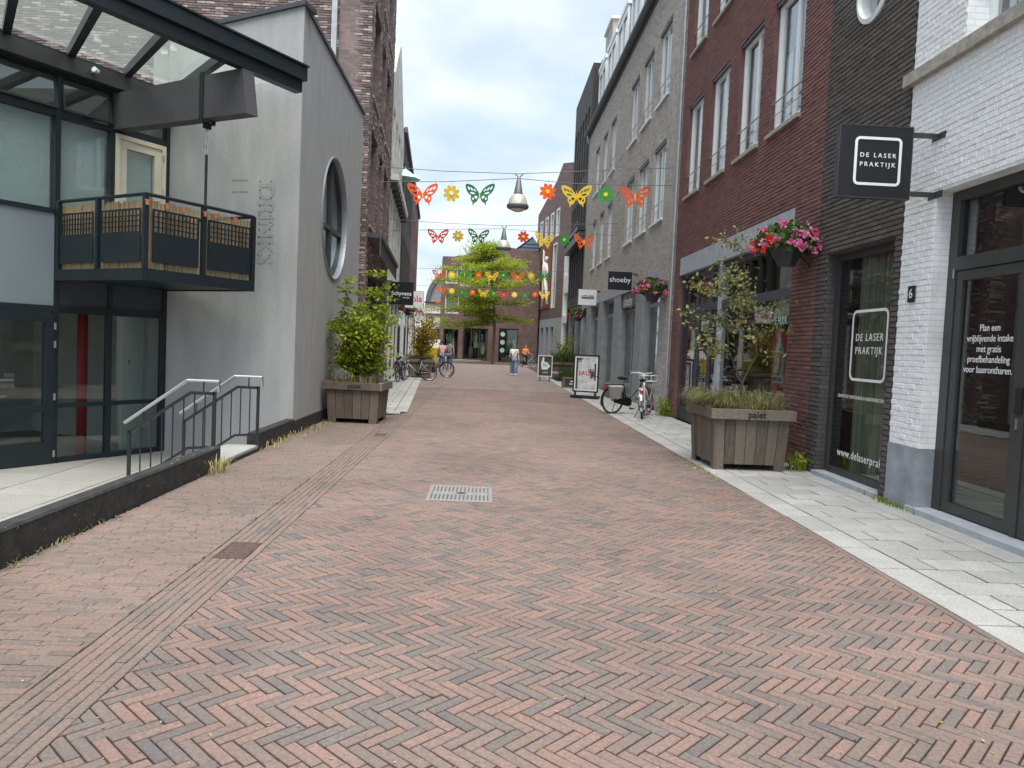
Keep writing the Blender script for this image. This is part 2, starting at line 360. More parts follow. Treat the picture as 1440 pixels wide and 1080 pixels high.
M_attr('reed', [(.26,.18,.09),(.38,.28,.15),(.50,.38,.22),(.32,.23,.12)], .8, .15, 6, .3, 60); M('terracotta', (.55,.20,.09), .8, var=.15)
M_attr('plank', [(.085,.064,.048),(.14,.106,.08),(.185,.145,.112),(.115,.09,.07),(.205,.168,.134)], .9, .5, 5, .6, 30, (.24,.215,.185), streak=(7,7,.55)); M('soil', (.05,.038,.028), .95, var=.3, scale=20, bump=.5)
M_leaf('leaf_green', [(.12,.18,.01),(.21,.28,.015),(.30,.36,.025),(.38,.42,.05)], .45); M_leaf('leaf_olive', [(.13,.17,.035),(.21,.24,.07),(.33,.35,.17),(.26,.26,.12),(.26,.13,.05)], .3)
M_leaf('leaf_autumn', [(.18,.20,.03),(.32,.28,.04),(.44,.31,.04),(.44,.20,.04)], .4); M_leaf('leaf_tree', [(.19,.27,.015),(.30,.39,.02),(.41,.49,.04),(.47,.53,.08)], .5)
M_leaf('leaf_dark', [(.03,.07,.015),(.05,.11,.02),(.08,.15,.03)], .2); M_leaf('grass', [(.10,.13,.035),(.18,.2,.06),(.30,.28,.13),(.40,.34,.19)], .25)
M_leaf('grass_dry', [(.36,.30,.15),(.46,.38,.2),(.20,.22,.07)], .2)
M_leaf('petal_pink', [(.72,.10,.32),(.80,.22,.45),(.85,.35,.55)], .3); M_leaf('petal_red', [(.62,.03,.03),(.75,.07,.05),(.80,.14,.09)], .3)
M('bark', (.10,.085,.06), .9, var=.3, scale=20, bump=.4); M('bark_green', (.06,.055,.04), .9, var=.3, scale=20)
M('deco_orange', (.85,.115,.012), .45, var=.04); M('deco_yellow', (.84,.58,.03), .45, var=.04); M('deco_green', (.025,.27,.035), .45, var=.04); M('deco_yellow_shaded', (.62,.43,.03), .5, var=.04)  # last one is the yellow darkened, backlit shade put into its colour
M('deco_orange_shaded', (.62,.055,.02), .5, var=.05); M('deco_green_shaded', (.02,.15,.04), .5, var=.05); M('deco_cream', (.85,.72,.45), .5, var=.04)  # first two: orange and green darkened, shade against the sky painted in
M('cable', (.08,.085,.09), .5, .4); M('lamp_grey', (.13,.14,.145), .45, .2, var=.08); M('lamp_glass', (.62,.60,.52), .25, .3, var=.12, scale=12, streak=(4,4,.5))
M('rubber', (.014,.014,.014), .8); M('bike_black', (.012,.012,.014), .3); M('bike_white', (.75,.76,.74), .35, var=.03); M('bike_teal', (.25,.48,.50), .4); M('bike_grey', (.4,.42,.43), .35, .4); M('chrome', (.45,.45,.45), .45, .8); M('pink_rubber', (.45,.06,.20), .6); M('canvas_grey', (.32,.32,.30), .9, var=.15, scale=14, bump=.3); M('tail_red', (.5,.01,.01), .3)
M('skin', (.52,.31,.22), .55, var=.05); M('hair_dark', (.025,.017,.012), .6, var=.2); M('cloth_white', (.80,.79,.75), .85, var=.05, scale=12); M('cloth_blue', (.16,.24,.38), .9, var=.4, scale=9); M('cloth_pink', (.62,.40,.42), .85, var=.06); M('cloth_grey', (.20,.19,.21), .85, var=.1); M('cloth_orange', (.80,.24,.08), .85, var=.25, scale=14); M('cloth_black', (.018,.018,.022), .85); M('cloth_denim', (.10,.13,.22), .85, var=.15)
M('poster_grey', (.55,.56,.56), .6, var=.35, scale=5, detail=8); M('poster_dark', (.05,.055,.05), .5, var=.4, scale=6); M('poster_red', (.55,.05,.035), .5, var=.05); M('mint', (.42,.62,.56), .5); M('red_text', (.65,.02,.05), .5); M('jola_pink', (.72,.03,.16), .5)
M('roof_grey', (.11,.115,.125), .7, var=.15, scale=3); M('siding', (.15,.2,.24), .6, var=.1); M('roof_tile', (.33,.12,.075), .85, var=.2, scale=8); M('corten', (.25,.075,.028), .85, var=.2, scale=3); M('yellow_paint', (.80,.58,.01), .4, var=.04); M('parasol_teal', (.55,.82,.78), .8, var=.04); M('screen_green', (.38,.5,.36), .8, var=.2); M('goods_a', (.5,.35,.08), .8, var=.5, scale=4); M('goods_b', (.12,.28,.12), .8, var=.5, scale=4); M('moss', (.09,.11,.03), .95, var=.4, scale=25)
M_glass('glass', (.80,.84,.83), 2.0, dust=.1); M_glass('glass_dark', (.76,.80,.78), 1.75, wav=.03); M_glass('glass_roof', (.92,.95,.93), 1.25, dust=.075); M_glass('glass_white', (.88,.91,.91), 1.8, wav=.05)
# ------------------------------------------------------------------ view test used only to choose which pieces become single objects
CAMM = SC.camera.matrix_world.inverted()
def inview(p, mx=1.0):
    q = CAMM @ Vector(p)
    if q.z > -.3: return False
    return abs(1060*q.x/-q.z) < 720*mx and abs(1060*q.y/-q.z) < 540*mx

def wall_cells(mb, u0, u1, z0, z1, ops, thick, circ=None, rev=None):
    rev = rev or mb
    us = sorted({u0, u1, *[min(max(a, u0), u1) for o in ops for a in o[:2]]})
    zs = sorted({z0, z1, *[min(max(a, z0), z1) for o in ops for a in o[2:4]]})
    def solid(i, j):
        if i < 0 or j < 0 or i >= len(us)-1 or j >= len(zs)-1: return False
        um = (us[i]+us[i+1])/2; zm = (zs[j]+zs[j+1])/2
        return not any(o[0] < um < o[1] and o[2] < zm < o[3] for o in ops)
    for i in range(len(us)-1):
        for j in range(len(zs)-1):
            if not solid(i, j): continue
            a, b, c, d = us[i], us[i+1], zs[j], zs[j+1]
            mb.quad((a,0,c),(a,0,d),(b,0,d),(b,0,c)); mb.quad((a,-thick,c),(b,-thick,c),(b,-thick,d),(a,-thick,d))
            if not solid(i-1, j): rev.quad((a,0,c),(a,-thick,c),(a,-thick,d),(a,0,d))
            if not solid(i+1, j): rev.quad((b,0,c),(b,0,d),(b,-thick,d),(b,-thick,c))
            if not solid(i, j-1): rev.quad((a,0,c),(b,0,c),(b,-thick,c),(a,-thick,c))
            if not solid(i, j+1): rev.quad((a,0,d),(a,-thick,d),(b,-thick,d),(b,0,d))
    if circ:
        uc, zc, r, h = circ; n = 32; pc = []; ps = []
        for k in range(n):
            w = 2*math.pi*k/n; c, s = math.cos(w), math.sin(w); q = h/max(abs(c), abs(s))
            pc.append((uc+r*c, zc+r*s)); ps.append((uc+q*c, zc+q*s))
        for k in range(n):
            a, b = pc[k], pc[(k+1)%n]; c, d = ps[(k+1)%n], ps[k]
            mb.quad((a[0],0,a[1]),(b[0],0,b[1]),(c[0],0,c[1]),(d[0],0,d[1]))
            rev.quad((a[0],0,a[1]),(a[0],-thick,a[1]),(b[0],-thick,b[1]),(b[0],0,b[1]))
def brick_wall(root, fr, u0, u1, z0, z1, ops, bmat, backmat, n_ind=300, bl=.21, ch=.0625, jt=.011, thick=.34, proud=.009, jit=.004, tooth=False, circ=None, gable=None):
    wb = MB(fr); ops2 = list(ops)
    if circ: ops2.append((circ[0]-circ[3], circ[0]+circ[3], circ[1]-circ[3], circ[1]+circ[3]))
    rv_ = MB(fr); wall_cells(wb, u0, u1, z0, z1, ops2, thick, circ, rv_)
    wb.obj('wall', backmat.replace('bt_', 'mortar_'), root); rv_.obj('reveal', backmat, root)
    rng = random.Random(int(u0*100+z1*7)); bricks = []
    bh = ch-jt; k = 0; z = z0+.004
    while z+bh < z1:
        zm = z+bh/2; iv = [(u0, u1)]
        cuts = [(o[0], o[1]) for o in ops if o[2] < zm < o[3]]
        if circ and abs(zm-circ[1]) < circ[2]:
            hw = math.sqrt(circ[2]**2-(zm-circ[1])**2); cuts.append((circ[0]-hw, circ[0]+hw))
        for a, b in cuts:
            nv = []
            for p, q in iv:
                if b <= p or a >= q: nv.append((p, q)); continue
                if a > p: nv.append((p, a))
                if b < q: nv.append((b, q))
            iv = nv
        off = (k % 2)*(bl+jt)/2
        s = math.floor((u0-off)/(bl+jt))*(bl+jt)+off
        while s < u1:
            for p, q in iv:
                a, b = max(s, p), min(s+bl, q)
                if b-a > .035: bricks.append((a, b, z, z+bh, b-a > bl-.002))
            s += bl+jt
        z += ch; k += 1
    full = []
    for i, t in enumerate(bricks):
        if t[4]:
            c = fr @ Vector(((t[0]+t[1])/2, 0, (t[2]+t[3])/2))
            if inview(c): full.append(((c-Vector((0,0,1.6))).length, i))
    full.sort(); ind = {i for _, i in full[:n_ind]}
    mb = MB(fr)
    for i, (a, b, c, d, fl) in enumerate(bricks):
        if i in ind: continue
        p = proud+rng.uniform(-jit, jit); t = rng.uniform(-jit, jit)*.5; e = .004
        rv = rng.random()
        mb.add([(a,0,c),(b,0,c),(b,0,d),(a,0,d),(a+e,p-t,c+e),(b-e,p+t,c+e),(b-e,p+t,d-e),(a+e,p-t,d-e)],
               [(4,7,6,5),(0,4,5,1),(1,5,6,2),(2,6,7,3),(3,7,4,0)], rv)
    if mb.v: stuff(mb.obj('brickwork', bmat, root))
    if ind:
        var = []
        for j in range(14):
            b1 = MB(); p = proud+rng.uniform(-jit, jit); t = rng.uniform(-jit, jit)*.5; e = .004
            if fr.to_3x3().determinant() < 0: pass
            fs = [(4,7,6,5),(0,4,5,1),(1,5,6,2),(2,6,7,3),(3,7,4,0)]
            b1.add([(0,0,0),(bl,0,0),(bl,0,bh),(0,0,bh),(e,p-t,e),(bl-e,p+t,e),(bl-e,p+t,bh-e),(e,p-t,bh-e)], fs, (j+.5)/14)
            var.append(b1.mesh('brick', bmat))
        inv = Wm(root).inverted()
        for i in ind:
            t = bricks[i]; o = bpy.data.objects.new('brick', var[rng.randrange(14)]); COL.objects.link(o)
            o.parent = root; o.matrix_parent_inverse = inv
            o.matrix_basis = fr @ Matrix.Translation((t[0], 0, t[2]))

# ------------------------------------------------------------------ ground, street and pavements
g = MB(); g.box(-600, 600, -200, 900, -.9, -.66); struct(g.obj('ground', 'ground'))
def clip_poly(poly, x0, x1, y0, y1):
    def cut(ps, f, inter):
        o = []
        for i in range(len(ps)):
            a, b = ps[i-1], ps[i]
            fa, fb = f(a), f(b)
            if fa >= 0 and fb >= 0: o.append(b)
            elif fa >= 0: o.append(inter(a, b, fa, fb))
            elif fb >= 0: o.append(inter(a, b, fa, fb)); o.append(b)
        return o
    it = lambda a, b, fa, fb: (a[0]+(b[0]-a[0])*fa/(fa-fb), a[1]+(b[1]-a[1])*fa/(fa-fb))
    for f in (lambda p: p[0]-x0, lambda p: x1-p[0], lambda p: p[1]-y0, lambda p: y1-p[1]):
        poly = cut(poly, f, it)
        if len(poly) < 3: return []
    return poly
def area(p): return .5*sum(p[i-1][0]*p[i][1]-p[i][0]*p[i-1][1] for i in range(len(p)))

road = MB(); road.box(-3.12, 3.08, -3, 100, -.66, -.026)
road = struct(road.obj('road', 'joint'))
HX0, HX1, HY0, HY1 = -1.615, 3.02, 1.8, 27.0
def herringbone():
    W, Lb, g = .058, .205, .008; c = math.sqrt(.5); n = 4
    out = []
    rng = random.Random(3)
    S = W*math.sqrt(2); T = Lb*math.sqrt(2)
    for m in range(-2, int(HY1/T)+4):
        for k in range(int(-3/S)-3*n, int(5/S)+3*n):
            for kind in (0, 1):
                if kind == 0: x0, y0, x1, y1 = 0, 0, Lb, W
                else: x0, y0, x1, y1 = Lb, W-Lb, Lb+W, W
                ox, oy = k*W-m*Lb, k*W+m*Lb
                x0 += ox+g/2; x1 += ox-g/2; y0 += oy+g/2; y1 += oy-g/2
                ps = [(x0,y0),(x1,y0),(x1,y1),(x0,y1)]
                ps = [((p[0]+p[1])*c, (-p[0]+p[1])*c) for p in ps]
                cx = sum(p[0] for p in ps)/4; cy = sum(p[1] for p in ps)/4
                if cx < HX0-.15 or cx > HX1+.15 or cy < HY0 or cy > HY1: continue
                q = clip_poly(ps, HX0, HX1, HY0, HY1)
                if len(q) < 3 or abs(area(q)) < .00025: continue
                full = abs(area(q)) > .0097
                out.append((q, kind, cx, cy, full))
    return out
HB = herringbone()
def paver_prism(mb, q, zt, rv, e=.0045):
    if area(q) < 0: q = q[::-1]
    n = len(q); cx = sum(p[0] for p in q)/n; cy = sum(p[1] for p in q)/n
    L = max(max(abs(p[0]-cx), abs(p[1]-cy)) for p in q)
    inn = []
    for i in range(n):
        a, b, c = Vector(q[i-1]), Vector(q[i]), Vector(q[(i+1)%n])
        d1 = (b-a).normalized(); d2 = (c-b).normalized()
        n1 = Vector((-d1.y, d1.x)); n2 = Vector((-d2.y, d2.x)); k = 1+n1.dot(n2)
        o = (n1+n2)/max(k, .5)*e; inn.append((b.x+o.x, b.y+o.y))
    tx, ty = random.uniform(-.022,.022), random.uniform(-.022,.022)
    vs = [(p[0],p[1],-.03) for p in q]+[(p[0],p[1],zt-.004+tx*(p[0]-cx)+ty*(p[1]-cy)) for p in q]+[(p[0],p[1],zt+tx*(p[0]-cx)+ty*(p[1]-cy)) for p in inn]
    fs = [tuple(range(2*n,3*n))]+[(i,(i+1)%n,n+(i+1)%n,n+i) for i in range(n)]+[(n+i,n+(i+1)%n,2*n+(i+1)%n,2*n+i) for i in range(n)]
    mb.add(vs, fs, rv)
def rv_paver():
    r = random.random()
    return r
near = sorted((h[3]**2+h[2]**2, i) for i, h in enumerate(HB) if h[4] and inview((h[2], h[3], 0), .99))
ind = {i for _, i in near[:300]}
mb = MB()
for i, h in enumerate(HB):
    if i in ind: continue
    paver_prism(mb, h[0], random.uniform(-.0015,.0015), rv_paver())
stuff(mb.obj('brick_paving', 'paver', road))
hv = []
for kind in (0, 1):
    for j in range(16):
        b1 = MB(); h = next(x for x in HB if x[4] and x[1] == kind)
        paver_prism(b1, [(p[0]-h[2], p[1]-h[3]) for p in h[0]], random.uniform(-.0015,.0015), (j+.5)/16)
        hv.append(b1.mesh('brick', 'paver'))
for i in ind:
    h = HB[i]; o = link('brick', hv[h[1]*16+random.randrange(16)], road); o.location = (h[2], h[3], 0)
# edge course, gutter band and the cross-laid strip by the low wall
def running(x0, x1, y0, y1, along, bl=.205, bw=.058):
    out = []
    if along == 'y':
        n = max(1, round((x1-x0)/bw)); w = (x1-x0)/n
        for i in range(n):
            y = y0-(i % 2)*bl/2-(.03*i % .05)
            while y < y1: out.append((x0+i*w, x0+(i+1)*w, max(y, y0), min(y+bl, y1))); y += bl
    else:
        n = round((y1-y0)/bw); w = (y1-y0)/n
        for i in range(n):
            x = x0-random.Random(i).random()*bl
            while x < x1-.02: out.append((max(x, x0), min(x+bl, x1), y0+i*w, y0+(i+1)*w)); x += bl
    return out
def pave_rects(rs, mat, nind, gap=.007):
    rs = [((a+.0022, b-.0022, c+.0015, d-.0015) if d-c > b-a else (a+.0015, b-.0015, c+gap/2, d-gap/2)) for a, b, c, d in rs if b-a > .02 and d-c > .02]
    nr = sorted((((r[0]+r[1])/2)**2+((r[2]+r[3])/2)**2, i) for i, r in enumerate(rs) if inview(((r[0]+r[1])/2, (r[2]+r[3])/2, 0), .99))
    ind = {i for _, i in nr[:nind]}; mb = MB(); cache = {}
    for i, (a, b, c, d) in enumerate(rs):
        if i in ind:
            key = (round(b-a, 3), round(d-c, 3), random.randrange(8))
            if key not in cache:
                m1 = MB(); w, l = (b-a)/2, (d-c)/2; paver_prism(m1, [(-w,-l),(w,-l),(w,l),(-w,l)], random.uniform(-.0015,.0015), (key[2]+.5)/8)
                cache[key] = m1.mesh('brick', mat)
            o = link('brick', cache[key], road); o.location = ((a+b)/2, (c+d)/2, 0)
        else: paver_prism(mb, [(a,c),(b,c),(b,d),(a,d)], random.uniform(-.0015,.0015), random.random())
    stuff(mb.obj('brick_paving', mat, road))
pave_rects(running(-1.95, -1.62, 2.2, 27, 'y')+running(3.025, 3.075, 2.2, 27, 'y'), 'paver_brown', 120)
pave_rects(running(-3.115, -1.955, 2.8, 27, 'x'), 'paver_brown', 300)
fr_ = MB(); fr_.box(-3.115, 3.075, 27.002, 60, -.03, -.001); stuff(fr_.obj('brick_paving', 'paver_far', road))
sq = MB(); sq.box(-30, 12, 60.002, 125, -.66, -.003); struct(sq.obj('square', 'paver_far'))

def slabs(root, rects, mat, z=0, gap=.019, bev=.004, thick=.05, name='slab'):
    for (a, b, c, d) in rects:
        m1 = MB(); dz = random.uniform(-.0025, .0025)
        m1.bbox(a+gap/2, b-gap/2, c+gap/2, d-gap/2, z-thick, z+dz, bev, random.random()); m1.obj(name, mat, root)
pv = MB(); pv.box(3.08, 4.7, -1, 46, -.66, -.03); pv = struct(pv.obj('pavement_right', 'joint'))
rs = []
y = 1.5; 
while y < 40: rs.append((3.08, 3.385, y, y+.6)); y += .6
y = 1.5; k = 0
while y < 36:
    x = 3.385-(k % 3)*.2
    while x < 4.33:
        a, b = max(x, 3.385), min(x+.6, 4.345)
        if b-a > .05: rs.append((a, b, y, y+.3))
        x += .6
    y += .3; k += 1
y = 1.2
while y < 40: rs.append((4.345, 4.645, y, y+.6)); y += .6
near_r = [r for r in rs if r[3] < 25]; far_r = [r for r in rs if r[3] >= 25]
vis = [r for r in near_r if inview(((r[0]+r[1])/2, (r[2]+r[3])/2, 0), 1.15)]
slabs(pv, vis, 'slab')
m1 = MB()
for a, b, c, d in far_r: m1.bbox(a+.007, b-.007, c+.007, d-.007, -.05, 0, .004, random.random())
stuff(m1.obj('slab_paving', 'slab', pv))

# far pavement on the left, turning with the facades
LF = frame((-3.2, 19.25, 0), (-.0671, .99775, 0), (.99775, .0671, 0))
pl = MB(LF); pl.prism([(-3.3,.02),(-3.3,.74),(-2.8,1.14),(-2.3,1.295),(22.7,1.295),(22.7,.02)][::-1], -.3, .004)
pl = struct(pl.obj('pavement_left', 'joint'))
for k in range(52):
    u = -3.3+k*.5; off = (k % 2)*.3
    vmax = 1.3 if k > 1 else .75+.4*k
    edges = sorted({.0, *[v for v in (.3+off*.5, .65+off*.5) if v < vmax-.35], vmax-.3, vmax})
    for a, b in zip(edges[:-1], edges[1:]):
        m1 = MB(LF); m1.bbox(u+.007, u+.493, a+.007, b-.007, -.04, .018, .004, random.random()); m1.obj('slab', 'slab', pl)

# low terrace on the left, four hand-widths below the street
tr = MB(); tr.box(-14, -3.24, 1, 14.5, -.7, -.462); tr = struct(tr.obj('terrace', 'joint'))
rr = []
for i in range(12):
    for j in range(14):
        a = -3.26-i*.9; b = a-.9; c = 2+j*.9+(i % 2)*.45
        rr.append((b, a, c, c+.9))
slabs(tr, [r for r in rr if inview(((r[0]+r[1])/2, (r[2]+r[3])/2, -.45), 1.25) and r[3] < 14.4], 'terrace_slab', -.45, name='slab')

# drains in the street
gr = thing('drain_grate', 'pale metal manhole grate with slots in the middle of the brick street', 'drain grate', (-.23, 7.98, 0))
m1 = MB()
for (a, b, c, d) in ((-.57,.11,7.6,7.64),(-.57,.11,8.36,8.40),(-.57,-.53,7.64,8.36),(.07,.11,7.64,8.36)): m1.bbox(a, b, c, d, -.02, .008, .003)
m1.obj('rim', 'cast_iron', gr)
m1 = MB()
for i in range(14):
    x = -.515+i*.042
    m1.bbox(x, x+.026, 7.65, 7.93, -.02, .008, .003); m1.bbox(x, x+.026, 8.07, 8.35, -.02, .008, .003)
m1.bbox(-.525, .065, 7.935, 8.065, -.02, .006, .003)
m1.obj('slot_bars', 'cast_iron', gr)
m1 = MB(); m1.lathe([(.0,.011),(.045,.011),(.055,.006)], 16, (-.22, 8.0, 0)); m1.obj('lifting_eye', 'rust_grate', gr)
m1 = MB(); m1.box(-.53, .07, 7.64, 8.36, -.03, .0035); m1.obj('pit', 'room_dark', gr)
for (nm, x0, x1, y0, y1, lb) in (('gully_grate', -1.9, -1.67, 5.36, 5.78, 'rusty brown gully grate in the brick gutter near the low black wall'), ('gully_grate', -1.84, -1.66, 12.6, 12.95, 'small rusty gully grate in the gutter before the left planter')):
    gg = thing(nm, lb, 'drain grate', ((x0+x1)/2, (y0+y1)/2, 0), group='gully grates')
    m1 = MB()
    for (a, b, c, d) in ((x0,x1,y0,y0+.025),(x0,x1,y1-.025,y1),(x0,x0+.02,y0+.025,y1-.025),(x1-.02,x1,y0+.025,y1-.025)): m1.bbox(a, b, c, d, -.02, .007, .003)
    m1.obj('rim', 'rust_grate', gg)
    n = 9
    for i in range(n):
        yy = y0+.03+i*(y1-y0-.06)/n; m1 = MB(); m1.bbox(x0+.021, x1-.021, yy+.008, yy+(y1-y0-.06)/n-.004, -.02, .006, .003); m1.obj('bar', 'rust_grate', gg)
    m1 = MB(); m1.box(x0+.02, x1-.02, y0+.025, y1-.025, -.03, .003); m1.obj('pit', 'room_dark', gg)
# ------------------------------------------------------------------ helpers for facades
def shell(root, fr, u0, u1, z1, depth, floors, v0=-.35, mat='room_dark', outer='bt_far', z0=-.02):
    """side walls, back wall, roof and inner floors behind a facade"""
    o = MB(fr); t = .2
    o.box(u0+.003, u0+t, -depth, v0, z0, z1); o.box(u1-t, u1-.003, -depth, v0, z0, z1); o.box(u0+t, u1-t, -depth, -depth+t, z0, z1)
    o.obj('side_wall', outer, root)
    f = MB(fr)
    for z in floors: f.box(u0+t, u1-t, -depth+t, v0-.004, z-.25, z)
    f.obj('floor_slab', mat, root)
    r = MB(fr); r.box(u0, u1, -depth, v0, z1, z1+.15); r.obj('roof', 'roof_grey', root)
    i = MB(fr); i.box(u0+t+.002, u1-t-.002, -depth+t+.002, -depth+t+.03, z0, z1); i.obj('back_room_wall', 'room_mid', root)
def rect_frame(mb, ua, ub, za, zb, w, v0, v1):
    mb.box(ua, ua+w, v0, v1, za, zb); mb.box(ub-w, ub, v0, v1, za, zb)
    mb.box(ua+w, ub-w, v0, v1, zb-w, zb); mb.box(ua+w, ub-w, v0, v1, za, za+w)
def curtain(root, fr, ua, ub, za, zb, v, mat='curtain', amp=.03, wl=.11, name='curtain'):
    m = MB(fr); n = max(6, int((ub-ua)/wl*6)); vs = []
    for i in range(n+1):
        u = ua+(ub-ua)*i/n; a = v+amp*math.sin(2*math.pi*(u-ua)/wl+.7*math.sin(u*9))
        vs += [(u, a, za), (u, a*1.0, zb)]
    fs = [(2*i, 2*i+1, 2*i+3, 2*i+2) for i in range(n)]
    m.add(vs, fs, .5); return m.obj(name, mat, root, smooth=True)
def casement(root, fr, ua, ub, za, zb, rec=.075, sill='stone_sill', rail=True, curt=True, lint=True, name='window', fmat='frame_white', side=1, tilt=False):
    f = MB(fr); v1 = -rec; v0 = v1-.09
    rect_frame(f, ua+.004, ub-.004, za+.004, zb-.004, .065, v0, v1)
    w = f.obj(name, fmat, root)
    s = MB(fr); a, b, c, d = ua+.072, ub-.072, za+.072, zb-.072
    um = a+(b-a)*(.40 if side > 0 else .60)
    for p, q in ((a, um), (um, b)):
        rect_frame(s, p+.002, q-.002, c, d, .05, v0+.012, v1-.022)
    s.obj('sash', fmat, w)
    for p, q in ((a, um), (um, b)):
        g = MB(fr); g.box(p+.05, q-.05, v0+.03, v0+.04, c+.05, d-.05); g.obj('pane', 'glass_white', w)
    if curt:
        m = random.uniform(.15, .62); cm = random.choice(['curtain', 'curtain', 'offwhite', 'canvas_grey'])
        curtain(w, fr, a, a+(b-a)*m, c, d, v0-.05, cm, wl=random.uniform(.08,.16)); curtain(w, fr, b-(b-a)*random.uniform(.1,.36), b, c, d, v0-.05, cm)
        if random.random() < .4:
            q = MB(fr); q.box(a+.02, b-.02, v0-.02, v0-.012, d-random.uniform(.2, .9), d); q.obj('roller_blind', random.choice(['offwhite', 'blind', 'panel_grey']), w)
    if sill:
        q = MB(fr); q.add([(ua-.03,-rec,za-.005),(ub+.03,-rec,za-.005),(ub+.03,.07,za-.02),(ua-.03,.07,za-.02),(ua-.03,-rec,za-.075),(ub+.03,-rec,za-.075),(ub+.03,.07,za-.085),(ua-.03,.07,za-.085)],
            [(0,3,2,1),(4,5,6,7),(0,1,5,4),(1,2,6,5),(2,3,7,6),(3,0,4,7)]); q.obj('sill', sill, w)
    if rail:
        q = MB(fr); q.tube([(ua+.001, -.03, za+.5), (ub-.001, -.03, za+.5)], .014, 6); q.tube([(ua+.001,-.03,za+.28),(ub-.001,-.03,za+.28)], .008, 6)
        q.obj('guard_rail', 'galv', w)
    if lint:
        q = MB(fr); q.box(ua+.002, ub-.002, -rec+.002, -.012, zb-.07, zb-.002); q.obj('shadow_gap_lintel', 'frame_anthracite', w)  # dark strip at the window head; the gap's shadow is in its colour
    return w
RF = frame((4.65, 0, 0), (0, 1, 0), (-1, 0, 0))
DN = Vector((0, -1, 0)); UP = Vector((0, 0, 1))

# ------------------------------------------------------------------ white painted corner house
wh = thing('white_brick_house', 'white painted brick building with dark glazed door at the right edge', 'building', (4.65, 6.5, 0))
brick_wall(wh, RF, 2.6, 8.48, 0, 7.4, [(5.3, 7.87, -.1, 3.41), (4.9, 7.57, 4.83, 7.5), (7.84, 8.6, -.1, .69)], 'brick_white', 'bt_white', 300, proud=.006, jit=.0035, jt=.010)
shell(wh, RF, 2.6, 8.48, 7.4, 6, [3.9])
m1 = MB(RF); m1.box(7.872, 8.478, -.33, .014, .12, .69); m1.box(7.872, 8.478, -.33, .022, 0, .118); m1.obj('plinth', 'bluestone_dark', wh)
m1 = MB(RF); m1.box(2.6, 8.56, -.06, .085, 4.70, 4.83); m1.obj('ledge', 'stone_sill', wh)
m1 = MB(RF); m1.box(5.3, 8.0, -.34, .05, -.05, .06); m1.obj('door_step', 'bluestone', wh)
# entrance: frame, fanlight, door leaf
F1 = RF @ Matrix.Translation((0, -.17, 0))
m1 = MB(F1); m1.box(7.73, 7.868, -.1, 0, .06, 3.405); m1.box(5.3, 7.73, -.1, 0, 3.30, 3.405); m1.box(5.3, 7.73, -.1, 0, 2.58, 2.72); m1.box(6.58, 6.66, -.1, 0, .06, 2.58)
ent = m1.obj('entrance_frame', 'frame_dark', wh)
m1 = MB(F1); m1.box(5.3, 7.73, -.06, -.05, 2.72, 3.30); m1.obj('fanlight_pane', 'glass_dark', ent)
m1 = MB(F1); rect_frame(m1, 6.665, 7.722, .075, 2.57, .1, -.075, -.012); dl = m1.obj('door', 'frame_dark', wh)
m1 = MB(F1); m1.box(6.765, 7.622, -.05, -.04, .175, 2.47); m1.obj('pane', 'glass_dark', dl)
m1 = MB(F1); m1.box(7.74, 7.76, .001, .012, 2.50, 2.60); m1.obj('hinge', 'steel', dl)
m1 = MB(F1); m1.box(6.60, 6.69, -.01, .018, 1.18, 1.42); m1.obj('keypad', 'black_metal', dl)
m1 = MB(F1); m1.box(6.63, 6.66, -.01, .02, 1.04, 1.14); m1.obj('lock', 'steel', dl)
m1 = MB(F1); rect_frame(m1, 5.32, 6.575, .075, 2.57, .1, -.075, -.012); dl2 = m1.obj('door', 'frame_dark', wh)
m1 = MB(F1); m1.box(5.42, 6.475, -.05, -.04, .175, 2.47); m1.obj('pane', 'glass_dark', dl2)
m1 = MB(F1); m1.box(5.2, 8.2, -2.6, -2.5, .0, 3.9); m1.obj('inner_wall', 'offwhite', ent)
m1 = MB(F1); m1.box(6.95, 7.05, -1.2, -.5, .06, 3.3); m1.obj('inner_partition', 'offwhite', ent)
m1 = MB(F1); m1.box(7.03, 7.11, -.3, -.27, 1.05, 1.17); m1.obj('wall_thermostat', 'white_paint', ent)
m1 = MB(F1); m1.box(5.6, 7.3, -.62, -.56, 3.02, 3.07); m1.obj('ceiling_lamp_tube', 'frame_white', ent)
m1 = MB(F1); m1.box(5.2, 8.2, -2.5, -.1, -.02, .05); m1.obj('inner_floor', 'room_floor', ent)
text('lettering', 'Plan een\nvrijblijvende intake\nmet gratis\nproefbehandeling\nvoor laserontharen.', F1 @ Vector((7.18, -.036, 1.77)), DN, UP, .098, 'white_paint', dl, ls=1.05, xs=.92, ext=.0008)
m1 = MB(RF); m1.box(8.13, 8.25, .011, .03, 2.27, 2.45); np_ = m1.obj('number_plate', 'black_sign', wh)
text('numeral', '6', RF @ Vector((8.19, .031, 2.36)), DN, UP, .15, 'white_paint', np_)
# window with upright white blind slats above the ledge
m1 = MB(RF); m1.box(4.9, 7.565, -.30, -.22, 4.835, 4.87); m1.box(7.50, 7.565, -.30, -.22, 4.87, 7.4); m1.box(6.2, 6.26, -.30, -.22, 4.87, 7.4); ww = m1.obj('window', 'frame_white', wh)
m1 = MB(RF); m1.box(4.9, 7.5, -.27, -.262, 4.87, 7.4); m1.obj('pane', 'glass_white', ww)
for i in range(16):
    u = 7.44-i*.105; m1 = MB(RF)
    m1.box(u-.088, u, -.345-.02*(i % 2), -.335-.02*(i % 2), 4.86, 7.4); m1.obj('slat', 'slat_white', ww)

